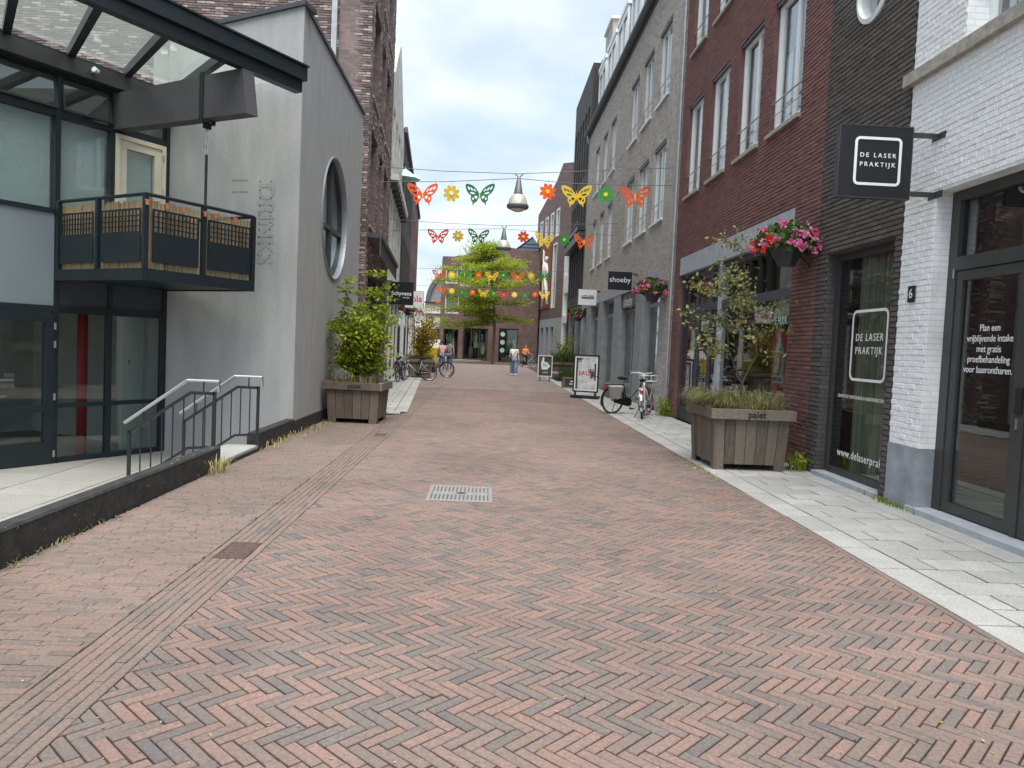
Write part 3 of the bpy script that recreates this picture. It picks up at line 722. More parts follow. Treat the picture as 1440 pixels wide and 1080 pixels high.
# projecting sign of the white house
def bracket_sign(label, x0, x1, y, z0, z1, face, cat='sign', edge='galv', th=.07, wall_x=4.65, brk=True, name='projecting_sign'):
    t = thing(name, label, cat, ((x0+x1)/2, y, z0))
    m = MB(); m.box(x0, x1, y-th/2, y+th/2, z0, z1); m.obj('panel', face, t)
    e = MB()
    for (a, b, c, d) in ((x0-.012, x0-.001, z0-.012, z1+.012), (x1+.001, x1+.012, z0-.012, z1+.012)): e.box(a, b, y-th/2-.003, y+th/2+.003, c, d)
    e.box(x0-.001, x1+.001, y-th/2-.003, y+th/2+.003, z1+.001, z1+.012); e.box(x0-.001, x1+.001, y-th/2-.003, y+th/2+.003, z0-.012, z0-.001)
    e.obj('edge_trim', edge, t)
    if brk:
        for zz in (z1-.06, z0+.06):
            b = MB(); xa = x1+.012 if wall_x > x1 else x0-.012
            b.bar((xa, y, zz), (wall_x, y, zz), .03, .05); sgn = 1 if wall_x > x1 else -1
            b.box(wall_x-.012*sgn, wall_x, y-.12, y+.12, zz-.035, zz+.035); b.obj('bracket', 'frame_dark', t)
    return t
def ring_outline(name, w, h, r, wd, org, right, up, mat, parent):
    o = rrect(w, h, r); i = rrect(w-2*wd, h-2*wd, max(r-wd, .005)); m = MB(); rt = Vector(right); u = Vector(up); nv = rt.cross(u); org = Vector(org)
    P = lambda p, d: org+rt*p[0]+u*p[1]+nv*d
    n = len(o)
    for k in range(n):
        a, b, c, d = o[k], o[(k+1)%n], i[(k+1)%n], i[k]
        m.quad(P(a,.003), P(b,.003), P(c,.003), P(d,.003)); m.quad(P(a,0), P(b,0), P(b,.003), P(a,.003)); m.quad(P(d,.003), P(c,.003), P(c,0), P(d,0))
    return m.obj(name, mat, parent)
s1 = bracket_sign('black square sign with white rounded frame reading DE LASER PRAKTIJK', 3.58, 4.34, 7.9, 3.32, 4.05, 'black_sign', edge='frame_dark')
XR = Vector((1, 0, 0))
ring_outline('emblem_frame', .50, .50, .055, .028, (3.985, 7.862, 3.69), XR, UP, 'white_paint', s1)
text('lettering', 'DE LASER', (3.985, 7.861, 3.75), XR, UP, .064, 'white_paint', s1, spacing=1.5, bold=.0006)
text('lettering', 'PRAKTIJK', (3.985, 7.861, 3.655), XR, UP, .064, 'white_paint', s1, spacing=1.5, bold=.0006)

# ------------------------------------------------------------------ narrow black brick house
dk = thing('black_brick_house', 'narrow black brick facade with round window between white and red buildings', 'building', (4.65, 9.6, 0))
brick_wall(dk, RF, 8.483, 10.69, 0, 8.6, [(8.64, 10.36, -.1, 3.04)], 'brick_dark', 'bt_dark', 300, proud=.010, jit=.004, circ=(9.52, 6.27, .42, .5))
shell(dk, RF, 8.483, 10.69, 8.6, 6, [3.7])
m1 = MB(RF); m1.lathe([(.42,-.2),(.42,.03),(.36,.045),(.34,.0),(.34,-.2)], 40, (9.52, 0, 6.27), axis='y'); rw = m1.obj('round_window', 'frame_white', dk, smooth=False)
m1 = MB(RF); m1.lathe([(.0,-.1),(.34,-.1)], 32, (9.52, 0, 6.27), axis='y'); m1.obj('pane', 'glass_white', rw)
m1 = MB(RF); m1.lathe([(.0,-.3),(.6,-.3)], 32, (9.52, 0, 6.27), axis='y'); m1.obj('blind', 'white_paint', rw)
F2 = RF @ Matrix.Translation((0, -.12, 0))
m1 = MB(F2); rect_frame(m1, 8.645, 10.355, .06, 3.035, .085, -.08, 0); sw = m1.obj('shop_window', 'frame_dark', dk)
m1 = MB(F2); m1.box(8.73, 10.27, -.05, -.04, .145, 2.95); m1.obj('pane', 'glass_dark', sw)
curtain(sw, F2, 8.66, 10.0, .1, 3.0, -.20, 'curtain_dark', .055, .15)
m1 = MB(RF); m1.box(8.645, 10.355, -.34, .06, -.05, .058); m1.obj('sill', 'bluestone', sw)
ring_outline('emblem_frame', .90, .92, .1, .035, F2 @ Vector((9.40, -.034, 1.80)), DN, UP, 'white_paint', sw)
text('lettering', 'DE LASER', F2 @ Vector((9.40, -.037, 1.90)), DN, UP, .135, 'white_paint', sw, spacing=1.25, ext=.001)
text('lettering', 'PRAKTIJK', F2 @ Vector((9.40, -.037, 1.73)), DN, UP, .135, 'white_paint', sw, spacing=1.25, ext=.001)
text('lettering', 'DEFINITIEF ONTHAREN & HUIDVERBETERING', F2 @ Vector((10.14, -.037, 1.12)), DN, UP, .062, 'white_paint', sw, align='LEFT', spacing=1.15, ext=.001, xs=.9)
text('lettering', 'www.delaserpraktijk.nl', F2 @ Vector((10.06, -.037, .36)), DN, UP, .15, 'white_paint', sw, align='LEFT', spacing=1.1, ext=.001)

# ------------------------------------------------------------------ red brick house
rd = thing('red_brick_house', 'dark red brick building with white windows and a bluestone shop fascia', 'building', (4.65, 14.9, 0))
W1 = [(11.65, 12.95), (13.47, 14.72), (15.36, 16.60), (17.23, 18.45)]
ops = [(a, b, 5.39, 7.57) for a, b in W1]+[(a, b, 8.80, 10.95) for a, b in W1]+[(11.6, 18.52, -.1, 3.92)]
brick_wall(rd, RF, 10.693, 19.08, 0, 12.4, ops, 'brick_red', 'bt_red', 300, proud=.009)
shell(rd, RF, 10.693, 19.08, 12.4, 7, [4.4, 8.1])
for a, b in W1:
    casement(rd, RF, a, b, 5.39, 7.57); casement(rd, RF, a, b, 8.80, 10.95)
for i in range(5):
    a = 11.602+i*1.3836; m1 = MB(RF); m1.box(a+.003, a+1.3806, -.3, .012, 3.503, 3.918); m1.obj('fascia_slab', 'bluestone', rd)
F3 = RF @ Matrix.Translation((0, -.10, 0))
m1 = MB(F3)
for u, w in ((11.605, .08), (16.10, .07), (17.15, .08), (18.43, .08)): m1.box(u, u+w, -.08, 0, 0, 3.5)
for (a, b) in ((11.685, 15.36), (15.56, 16.10), (16.17, 17.15), (17.23, 18.43)):
    m1.box(a, b, -.08, 0, 3.40, 3.5); m1.box(a, b, -.08, 0, 2.56, 2.72); m1.box(a, b, -.08, 0, 0, .3 if a != 16.17 else .12)
sf = m1.obj('shopfront_frame', 'frame_anthracite', rd)
m1 = MB(F3); m1.box(15.362, 15.558, -.1, .03, 0, 3.5); m1.obj('post', 'bluestone', sf)
for (a, b) in ((11.685, 15.36), (15.56, 16.10), (16.17, 17.15), (17.23, 18.43)):
    m1 = MB(F3); m1.box(a, b, -.045, -.037, .3, 2.56); m1.obj('pane', 'glass_dark', sf)
    m1 = MB(F3); m1.box(a, b, -.045, -.037, 2.72, 3.40); m1.obj('pane', 'glass_dark', sf)
m1 = MB(F3); rect_frame(m1, 16.18, 17.14, .13, 2.55, .09, -.07, -.01); d3 = m1.obj('door', 'frame_anthracite', rd)
m1 = MB(F3); m1.tube([(16.32, .04, .9), (16.32, .04, 1.5)], .014, 6); m1.obj('handle', 'steel', d3)
for i in range(3):
    m1 = MB(F3); m1.box(12.7+i*.55, 12.78+i*.55, -1.3, -1.25, 2.3, 3.6); m1.obj('hanging_lamp_tube', 'white_paint', sf)
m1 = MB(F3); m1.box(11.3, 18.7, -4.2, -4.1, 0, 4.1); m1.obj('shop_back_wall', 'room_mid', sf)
m1 = MB(F3); m1.box(11.3, 18.7, -4.1, -.1, -.02, .1); m1.obj('shop_floor', 'room_floor', sf)
m1 = MB(F3); m1.box(11.98, 12.62, -.1, -.06, .95, 2.02); po = m1.obj('poster', 'poster_red', sf)
m1 = MB(F3); m1.fprism([(12.08, 1.18), (12.52, 1.18), (12.52, 1.65), (12.3, 1.95), (12.08, 1.65)], -.058, -.054); m1.obj('house_emblem', 'mint', po)
m1 = MB(F3); m1.fprism([(12.3, 1.24), (12.43, 1.5), (12.3, 1.82), (12.17, 1.5)], -.053, -.050); m1.obj('diamond_emblem', 'poster_red', po)
text('lettering', 'TE HUUR', F3 @ Vector((12.3, -.034, 2.2)), DN, UP, .19, 'mint', sf, xs=.75)
m1 = MB(F3)
for i in range(7): m1.box(12.12+i*.055, 12.16+i*.055, -.053, -.050, 1.21, 1.27)
m1.obj('line_of_print', 'frame_dark', po)

# ------------------------------------------------------------------ grey brick house
gy = thing('grey_brick_house', 'long grey brick building with white windows dormers and stone shop columns', 'building', (4.65, 28.5, 0))
W2 = [(20.8, 22.3), (23.05, 24.55), (25.27, 26.75), (29.73, 31.0), (31.85, 33.1), (34.1, 35.4)]
ops = [(a, b, 8.72, 10.8) for a, b in W2]+[(a, b, 5.32, 7.47) for a, b in W2]+[(20.45, 37.7, -.1, 3.86)]
brick_wall(gy, RF, 19.083, 38.0, 0, 12.2, ops, 'brick_grey', 'bt_grey', 160, proud=.008)
shell(gy, RF, 19.083, 38.0, 12.2, 7, [4.4, 8.1, 12.1])
for a, b in W2:
    casement(gy, RF, a, b, 8.72, 10.8, sill='frame_white', side=-1); casement(gy, RF, a, b, 5.32, 7.47, sill='frame_white', side=-1)
for z0_, z1_ in ((8.75, 10.91), (5.35, 7.55)):
    m1 = MB(RF); rect_frame(m1, 27.6, 29.0, z0_, z1_, .05, -.02, .018); m1.obj('blind_window_border', 'bt_grey', gy)
m1 = MB(RF); m1.tube([(19.09, .16, 12.25), (38.1, .16, 12.25)], .13, 10); m1.box(19.09, 38.05, .0, .06, 12.05, 12.32); gt = m1.obj('gutter', 'roof_grey', gy)
m1 = MB(RF); m1.tube([(37.7,.16,12.15),(37.7,.12,11.9),(37.7,.07,11.75)], .05, 8); m1.obj('gutter_outlet', 'galv', gt)
m1 = MB(RF); m1.tube([(19.55,.06,12.1),(19.55,.06,4.0)], .012, 6); m1.tube([(19.16,.05,12.1),(19.16,.05,.1)], .035, 8); m1.obj('downpipe', 'galv', gy)
m1 = MB(RF); m1.add([(19.1,.0,12.3),(38,.0,12.3),(38,-3.2,15.6),(19.1,-3.2,15.6)], [(0,1,2,3)]); m1.add([(19.1,-3.2,15.6),(38,-3.2,15.6),(38,-7,13.5),(19.1,-7,13.5)], [(0,1,2,3)]); m1.obj('tiled_roof', 'roof_grey', gy)
for (a, b) in ((21.0,23.0),(24.1,26.1),(27.1,29.1),(29.95,32.2),(32.7,34.9),(35.5,37.6)):
    m1 = MB(RF); m1.box(a, b, -2.2, -.35, 12.4, 15.1); dm = m1.obj('dormer', 'zinc', gy)
    m1 = MB(RF); m1.box(a-.08, b+.08, -2.3, -.22, 15.1, 15.3); m1.box(a-.02, a+.12, -.34, -.26, 12.6, 15.1); m1.box(b-.12, b+.02, -.34, -.26, 12.6, 15.1); m1.box(a+.12, b-.12, -.34, -.26, 12.6, 12.75); m1.box(a+.12, b-.12, -.34,-.26, 14.85, 15.1); m1.box((a+b)/2-.05, (a+b)/2+.05, -.34, -.26, 12.75, 14.85); m1.obj('dormer_frame', 'frame_white', dm)
    m1 = MB(RF); m1.box(a+.12, b-.12, -.32, -.31, 12.75, 14.85); m1.obj('pane', 'glass_white', dm)
m1 = MB(RF); m1.box(36.2, 38.3, -2.4, -.6, 12.2, 17.2); ck = m1.obj('chimney', 'bt_grey', gy)
m1 = MB(RF); m1.box(36.1, 38.4, -2.5, -.5, 17.2, 17.32); m1.obj('chimney_cap', 'offwhite', ck)
# shopfront: stone band, columns, glazing
for i in range(7):
    a = 20.45+i*2.4643; m1 = MB(RF); m1.box(a+.004, min(a+2.46, 37.7), -.3, .03, 3.58, 3.86); m1.obj('band_slab', 'bluestone', gy)
CO = [(22.85, 23.95), (26.8, 28.1), (30.8, 32.1), (34.6, 36.0)]
for a, b in CO:
    for z0_, z1_ in ((0, 1.05), (1.056, 2.1), (2.106, 3.15), (3.156, 3.575)):
        m1 = MB(RF); m1.box(a, b, -.26, .02, z0_, z1_); m1.obj('column_block', 'stone_grey', gy)
m1 = MB(RF); m1.box(20.452, 20.56, -.3, .015, 0, 3.575); m1.box(37.55, 37.698, -.3, .015, 0, 3.575); m1.obj('jamb', 'bluestone', gy)
F4 = RF @ Matrix.Translation((0, -.19, 0))
spans = [(20.56, 22.85), (23.95, 26.8), (28.1, 30.8), (32.1, 34.6), (36.0, 37.55)]
for k, (a, b) in enumerate(spans):
    m1 = MB(F4); rect_frame(m1, a, b, .02, 3.57, .09, -.06, 0); m1.box(a+.09, b-.09, -.06, 0, 2.92, 3.04)
    if k in (1, 3): m1.box((a+b)/2-.05, (a+b)/2+.05, -.06, 0, .11, 2.92)
    s_ = m1.obj('shop_window', 'stone_grey', gy)
    m1 = MB(F4); m1.box(a+.09, b-.09, -.035, -.028, .11, 2.92); m1.obj('pane', 'glass_dark', s_)
    m1 = MB(F4); m1.box(a+.09, b-.09, -.035, -.028, 3.04, 3.48); m1.obj('pane', 'glass_dark', s_)
    if k == 0:
        m1 = MB(F4); m1.box(a+.3, a+1.0, -.9, -.85, 2.2, 2.75); m1.obj('display_flowers', 'goods_a', s_)
        m1 = MB(F4); m1.box(a+.2, a+1.3, -.9, -.84, 1.45, 2.1); m1.obj('display_board', 'room_dark', s_)
        m1 = MB(F4); m1.box(a+.5, a+.95, -.6, -.55, .95, 1.4); m1.obj('display_bag', 'jola_pink', s_)
        m1 = MB(F4); m1.box(a+.1, a+.7, -.7, -.4, .3, .9); m1.obj('display_boxes', 'mint', s_)
m1 = MB(RF); m1.box(24.1, 26.7, -.18, -.04, 3.06, 3.55); fs_ = m1.obj('fascia_sign', 'black_sign', gy)
text('lettering', 'shoeby', RF @ Vector((25.6, -.036, 3.28)), DN, UP, .52, 'white_paint', fs_, xs=1.1)
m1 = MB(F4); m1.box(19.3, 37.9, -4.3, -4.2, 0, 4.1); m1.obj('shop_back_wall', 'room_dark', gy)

s2 = bracket_sign('black square sign with white lettering shoeby on the grey brick building', 3.72, 4.48, 24.0, 3.52, 4.1, 'black_sign', edge='galv', th=.12)
text('lettering', 'shoeby', (4.1, 23.935, 3.84), XR, UP, .24, 'white_paint', s2)
s3 = bracket_sign('white square sign with thin dark lines on the far grey shopfront', 3.74, 4.5, 32.0, 3.47, 4.12, 'white_paint', edge='galv', th=.12)
m1 = MB(); m1.box(3.86, 4.4, 31.931, 31.938, 3.74, 3.80); m1.obj('stripe', 'frame_dark', s3)
m1 = MB()
for a, b in ((3.86,3.89),(3.94,4.0),(4.01,4.07),(4.08,4.11),(4.16,4.22),(4.23,4.28),(4.29,4.35),(4.36,4.4)): m1.box(a, b-.008, 31.931, 31.938, 3.83, 3.875)
m1.obj('line_of_print', 'frame_anthracite', s3)

# ------------------------------------------------------------------ tall dark house and the far bending facade
tb = thing('dark_brick_house', 'tall near-black brick building with slit windows beyond the grey building', 'building', (4.65, 41.6, 0))
m1 = MB(RF); SL = [(38.6+i*1.1, 39.3+i*1.1) for i in range(6)]
ops = [(a, b, 10.6, 13.9) for a, b in SL]+[(a, b, 4.4, 9.6) for a, b in SL]+[(38.3, 45.0, -.1, 3.9)]
wall_cells(m1, 38.003, 45.3, 0, 15.8, ops, .4); m1.obj('wall', 'bt_black', tb)
shell(tb, RF, 38.003, 45.3, 15.8, 9, [4.4, 7.6, 10.2], outer='bt_black', v0=-.41)
for a, b in SL:
    for z0_, z1_ in ((10.6, 13.9), (4.4, 9.6)):
        m1 = MB(RF); rect_frame(m1, a+.003, b-.003, z0_+.003, z1_-.003, .06, -.36, -.3); w_ = m1.obj('window', 'frame_dark', tb)
        m1 = MB(RF); m1.box(a+.06, b-.06, -.34, -.33, z0_+.06, z1_-.06); m1.obj('pane', 'glass_dark', w_)
m1 = MB(RF); m1.add([(37.9,-.4,15.9),(45.4,-.4,15.9),(45.4,-5,18.4),(37.9,-5,18.4)], [(0,1,2,3)]); m1.obj('pitched_roof', 'roof_grey', tb)
m1 = MB(RF); m1.box(38.02, 45.3, .0, .42, 7.55, 7.75); m1.box(38.02, 45.3, .0, .35, 7.1, 7.5); bl_ = m1.obj('balcony', 'frame_dark', tb)
m1 = MB(RF); m1.tube([(38.02,.42,7.95),(45.3,.42,7.95)], .025, 6); m1.obj('handrail', 'galv', bl_)
m1 = MB(RF); rect_frame(m1, 38.3, 45.0, 0, 3.9, .15, -.35, -.1); m1.box(41.5, 41.7, -.35, -.1, .15, 3.75); sh_ = m1.obj('shopfront', 'stone_grey', tb)
m1 = MB(RF); m1.box(38.45, 44.85, -.25, -.24, .15, 3.75); m1.obj('pane', 'glass_dark', sh_)

P5 = frame((4.5, 73, 0), (.122, -.9925, 0), (-.9925, -.122, 0))
fb = thing('gabled_brick_house', 'brown brick building with pale stone ground floor and rust sculpture panel at the bend', 'building', (5.4, 66, 0))
ops = [(a, a+1.35, 11.1, 13.45) for a in (.4, 2.9, 5.3, 7.7)]+[(-.4, 1.2, 5.2, 10.3), (6.9, 8.6, 5.0, 10.6)]+[(a, a+1.2, 0, 3.4) for a in (.6, 2.8, 5.0, 7.2)]+[(12.0, 15.6, -.1, 10.2)]
m1 = MB(P5); wall_cells(m1, -1.0, 20, 4.12, 14.4, ops, .4); m1.obj('wall', 'bt_far', fb)
for ua_, ub_ in ((-1.0, 12.0), (15.6, 20)):
    m1 = MB(P5); wall_cells(m1, ua_, ub_, 0, 4.12, ops, .45); m1.obj('stone_base', 'bluestone', fb)
m1 = MB(P5); m1.fprism([(-1, 14.4), (20, 14.4), (20, 14.8), (9.5, 17.0), (7.0, 16.0)], -.4, 0); m1.obj('gable', 'bt_far', fb)
shell(fb, P5, -1, 20, 14.4, 9, [4.4, 7.6, 10.8], v0=-.46)
for o in ops[:6]:
    m1 = MB(P5); rect_frame(m1, o[0]+.003, o[1]-.003, o[2]+.003, o[3]-.003, .14, -.22, .02); w_ = m1.obj('window', 'frame_white', fb)
    m1 = MB(P5); m1.box(o[0]+.14, o[1]-.14, -.15, -.14, o[2]+.14, o[3]-.14); m1.obj('pane', 'glass_dark', w_)
for o in ops[6:10]:
    m1 = MB(P5); m1.box(o[0]+.1, o[1]-.1, -.38, -.37, 0, 3.38); m1.obj('pane', 'glass_dark', fb)
m1 = MB(P5); rect_frame(m1, 12.0, 15.6, 0, 10.2, .3, -.3, .1); m1.box(12.3, 15.3, -.3, .1, 6.0, 7.4); m1.box(12.3, 15.3, -.3, .1, 3.6, 4.2); by = m1.obj('bay_window', 'frame_white', fb)
m1 = MB(P5); m1.box(12.3, 15.3, -.2, -.19, 7.4, 9.9); m1.box(12.3, 15.3, -.2, -.19, .3, 3.6); m1.obj('pane', 'glass_dark', by)
m1 = MB(P5); m1.box(12.3, 15.3, -.2, -.18, 4.2, 6.0); m1.obj('green_blind', 'screen_green', by)
m1 = MB(P5); m1.box(2.3, 6.6, .02, .1, 5.1, 10.7); pn = tag(m1.obj('rust_panel', 'corten'), 'tall rust coloured steel panel on the brown brick facade at the bend', 'panel')
def sculpt():
    m = MB(P5); v = .2
    m.tube([(4.2,v,5.3),(4.3,v,6.6),(4.75,v,7.9)], [.12,.16,.24], 8); m.tube([(6.2,v,5.4),(5.6,v,6.7),(5.1,v,7.9)], [.12,.16,.24], 8)
    m.tube([(4.95,v,7.7),(5.0,v,8.5),(5.0,v,9.0),(5.1,v,9.25)], [.3,.36,.34,.1], 10); m.lathe([(.0,-.25),(.14,-.17),(.19,0),(.14,.18),(0,.25)], 10, (5.2, v, 9.5))
    m.tube([(4.7,v,8.9),(4.0,v,9.1),(3.7,v,9.6),(3.8,v,10.2),(3.5,v,10.5)], [.13,.11,.1,.09,.04], 8); m.tube([(5.3,v,8.9),(5.8,v,8.3),(5.7,v,7.6)], [.12,.1,.07], 8)
    return tag(m.obj('figure_sculpture', 'offwhite', smooth=True), 'pale figure sculpture with raised arm in front of the rust panel', 'sculpture')
sculpt()
# ------------------------------------------------------------------ left: grey rendered house with the round window
gh = thing('grey_stucco_house', 'grey rendered building with round window and faded lettering on the left', 'building', (-4.3, 15, 0))
GF = frame((-3.14, 0, 0), (0, 1, 0), (1, 0, 0))
m1 = MB(GF); wall_cells(m1, 12.752, 18.12, -.45, 6.86, [(13.9, 16.5, 2.65, 5.25)], .3, (15.2, 3.95, 1.19, 1.3)); m1.obj('wall', 'stucco', gh)
A1 = Vector((-3.14, 12.4, 0)); B1 = Vector((-5.5, 13.02, 0)); dA = (B1-A1).normalized(); nA = Vector((dA.y, -dA.x, 0)); nA = nA if nA.y < 0 else -nA
FA = frame(A1, dA, nA)
LA = (B1-A1).length
m1 = MB(); bk = Vector((.08, .3, 0)); q4 = [A1, Vector((-3.14, 12.75, 0)), B1+bk, B1]; zt_ = (6.86, 6.86, 6.5, 6.5)
m1.add([(p.x, p.y, -.45) for p in q4]+[(p.x, p.y, z) for p, z in zip(q4, zt_)], [(3,2,1,0),(4,5,6,7),(0,1,5,4),(1,2,6,5),(2,3,7,6),(3,0,4,7)]); m1.obj('wall', 'stucco', gh)
m1 = MB(); m1.box(-5.6, -3.15, 17.8, 18.1, -.45, 6.6); m1.box(-5.8, -5.5, 13.1, 18.1, -.45, 6.5); m1.obj('rear_wall', 'stucco', gh)
m1 = MB(GF); m1.box(12.47, 18.16, -.25, .04, 6.862, 6.925); m1.obj('coping', 'coping', gh)
m1 = MB(FA); m1.add([(-.04,-.34,6.865),(-.04,.05,6.865),(LA+.4,.05,6.44),(LA+.4,-.34,6.44),(-.04,-.34,6.935),(-.04,.05,6.935),(LA+.4,.05,6.51),(LA+.4,-.34,6.51)], [(0,1,2,3),(7,6,5,4),(0,4,5,1),(1,5,6,2),(2,6,7,3),(3,7,4,0)]); m1.obj('coping', 'coping', gh)
m1 = MB(); m1.add([(-3.2,12.6,6.84),(-3.2,18,6.84),(-5.7,18,6.42),(-5.7,13.1,6.42)], [(0,1,2,3)]); m1.obj('roof', 'roof_grey', gh)
m1 = MB(GF); m1.box(12.43, 19.2, -.1, .022, -.5, .215); m1.obj('plinth', 'black_plinth', gh)
# round window
m1 = MB(GF); m1.lathe([(1.19,-.3),(1.19,.03),(1.165,.03),(1.155,-.02),(1.155,-.3)], 64, (15.2, 0, 3.95), axis='y'); rw = m1.obj('round_window', 'zinc', gh)
m1 = MB(GF); m1.lathe([(1.155,-.18),(1.155,-.08),(1.09,-.08),(1.09,-.18)], 56, (15.2, 0, 3.95), axis='y'); m1.obj('window_frame', 'frame_anthracite', rw)
m1 = MB(GF); m1.box(15.165, 15.235, -.16, -.06, 2.86, 5.04); m1.box(14.11, 15.164, -.16, -.065, 3.72, 3.80); m1.box(15.236, 16.29, -.16, -.065, 3.72, 3.80); m1.obj('glazing_bar', 'frame_anthracite', rw)
m1 = MB(GF); m1.lathe([(.0,-.12),(1.1,-.12)], 48, (15.2, 0, 3.95), axis='y'); m1.obj('pane', 'glass_dark', rw)
curtain(rw, GF, 14.1, 14.75, 2.8, 5.1, -.4, 'curtain', .05, .18); curtain(rw, GF, 15.6, 16.3, 2.8, 5.1, -.4, 'curtain', .05, .18)
m1 = MB(GF); m1.box(13.5, 17, -1.9, -1.8, 2.2, 5.6); m1.obj('room_wall', 'room_mid', rw)
# ghost of removed letters
rtA = -dA
def onA(u, z, o=.004): return FA @ Vector((u, o, z))
text('faded_lettering', 'DRINKS', onA(.60, 3.42), (0, 0, -1), rtA, .40, 'stucco_ghost', gh, xs=.94, bold=.012, ext=.0008)
m1 = MB(FA)
for i in range(6):
    m1.lathe([(0,.004),(.012,.004)], 8, (.95+i*.05, 0, 4.12), axis='y'); m1.lathe([(0,.004),(.012,.004)], 8, (.95+i*.05, 0, 3.93), axis='y')
for z in (4.1, 3.96, 3.83, 3.7, 3.6, 3.54, 3.43, 3.32, 3.2, 3.08, 2.9):
    m1.lathe([(0,.006),(.012,.006)], 8, (.50, 0, z), axis='y'); m1.lathe([(0,.006),(.012,.006)], 8, (.70, 0, z), axis='y')
m1.obj('fixing_hole', 'coping', gh)

# ------------------------------------------------------------------ left: glass fronted building with canopy
A31 = R(31); dG = Vector((math.sin(A31), math.cos(A31), 0)); nG = Vector((math.cos(A31), -math.sin(A31), 0))
GG = frame((-5.46, 13.0, 0), -dG, nG)     # u runs towards the viewer, v outwards
gb = thing('glass_front_building', 'dark blue framed glass facade with pale blinds behind the sunken terrace', 'building', (-6.4, 11.5, -.45))
UM = [0, 1.0, 1.84, 2.95, 4.1, 5.2]
m1 = MB(GG)
for u in UM:
    m1.box(u-.035 if u else .0, u+.035 if u else .075, -.1, .0, -.45, 1.80); m1.box(u-.035 if u else 0, u+.035 if u else .075, -.1, 0, 1.90, 4.66); m1.box(u-.03 if u else 0, u+.03 if u else .07, -.1, 0, 4.74, 5.26)
m1.box(0, 6, -.1, .004, 1.80, 1.90); m1.box(0, 6, -.1, .004, 4.66, 4.74); m1.box(0, 6, -.1, .02, 5.26, 5.60); m1.box(1.875, 6, -.1, .004, 3.25, 3.32); m1.box(.075, 1.805, -.1, .002, .38, .44); m1.box(.075, 1.805, -.1, .01, -.45, -.38)
gf = m1.obj('facade_frame', 'steel_blue', gb)
for a, b in zip(UM[:-1], UM[1:]):
    if a >= 1.84:
        m1 = MB(GG); m1.box(a+.036, b-.036, -.06, -.02, 1.90, 3.25); m1.obj('spandrel_panel', 'panel_grey', gb)
    else:
        m1 = MB(GG); m1.box(max(a+.036, .076), b-.036, -.06, -.03, 1.90, 2.40); m1.obj('spandrel_panel', 'frame_anthracite', gb)
    if a < 1.84:
        for z0_, z1_ in ((-.38, .38), (.44, 1.80)):
            m1 = MB(GG); m1.box(max(a+.036, .076), b-.036, -.06, -.05, z0_, z1_); m1.obj('pane', 'glass_dark', gb)
    if a > .5:
        zb_ = 3.32 if a >= 1.84 else 2.4
        m1 = MB(GG); m1.box(a+.036, b-.036, -.06, -.05, zb_, 4.66); m1.obj('pane', 'glass_white', gb)
        m1 = MB(GG); m1.box(a+.04, b-.04, -.16, -.15, zb_, 4.66); m1.obj('blind', 'blind', gb)
    # top-hung clerestory sash, tilted out
    T = Matrix.Translation((0, -.04, 5.25)) @ Matrix.Rotation(R(11 if a > .5 else 0), 4, 'X') @ Matrix.Translation((0, .04, -5.25))
    a2 = max(a+.035, .075)
    m1 = MB(GG @ T); rect_frame(m1, a2, b-.035, 4.75, 5.255, .03, -.06, -.03); cs = m1.obj('clerestory_sash', 'steel_blue', gb)
    m1 = MB(GG @ T); m1.box(a2+.03, b-.065, -.05, -.042, 4.78, 5.225); m1.obj('pane', 'glass', cs)
    if a > .5:
        m1 = MB(GG); m1.tube([(b-.1, -.03, 4.76), (b-.1, .05, 4.80)], .006, 5); m1.box((a+b)/2-.08, (a+b)/2+.08, .0, .03, 4.745, 4.775); m1.obj('window_stay', 'black_metal', cs)
# balcony door
m1 = MB(GG); rect_frame(m1, .08, .962, 2.43, 4.655, .07, -.09, .02); bd = m1.obj('balcony_door', 'cream', gb)
m1 = MB(GG); rect_frame(m1, .155, .888, 2.45, 4.58, .12, -.07, .0); m1.obj('door_leaf', 'cream', bd)
m1 = MB(GG); m1.box(.275, .768, -.04, -.03, 2.57, 4.46); m1.obj('pane', 'glass_white', bd)
m1 = MB(GG); m1.box(.275, .768, -.10, -.09, 2.57, 4.46); m1.obj('blind', 'blind', bd)
for z in (3.2, 3.85, 4.4):
    m1 = MB(GG); m1.tube([(.14,.03,z),(.14,.03,z+.1)], .012, 6); m1.obj('hinge', 'steel', bd)
# ground floor entrance door
m1 = MB(GG); m1.box(1.876, 1.99, -.09, .025, -.44, 1.79); m1.box(1.99, 3.0, -.09, .025, 1.66, 1.79); m1.box(1.99, 3.0, -.09, .02, .33, .42); m1.box(1.99, 3.0, -.09, .025, -.44, -.12); m1.box(3.0, 3.1, -.09, .025, -.44, 1.79)
ed = m1.obj('entrance_door', 'steel_blue', gb)
m1 = MB(GG); m1.box(1.99, 3.0, -.05, -.04, .42, 1.66); m1.box(1.99, 3.0, -.05, -.04, -.12, .33); m1.obj('pane', 'glass_dark', ed)
for z in (1.55, 1.28, .5, -.35):
    m1 = MB(GG); m1.box(1.862, 1.888, .026, .04, z, z+.1); m1.obj('hinge', 'galv', ed)
m1 = MB(GG); m1.box(2.45, 2.9, .026, .05, .80, .83); m1.box(2.55, 2.9, .026, .05, .57, .60); m1.obj('letter_plate', 'steel', ed)
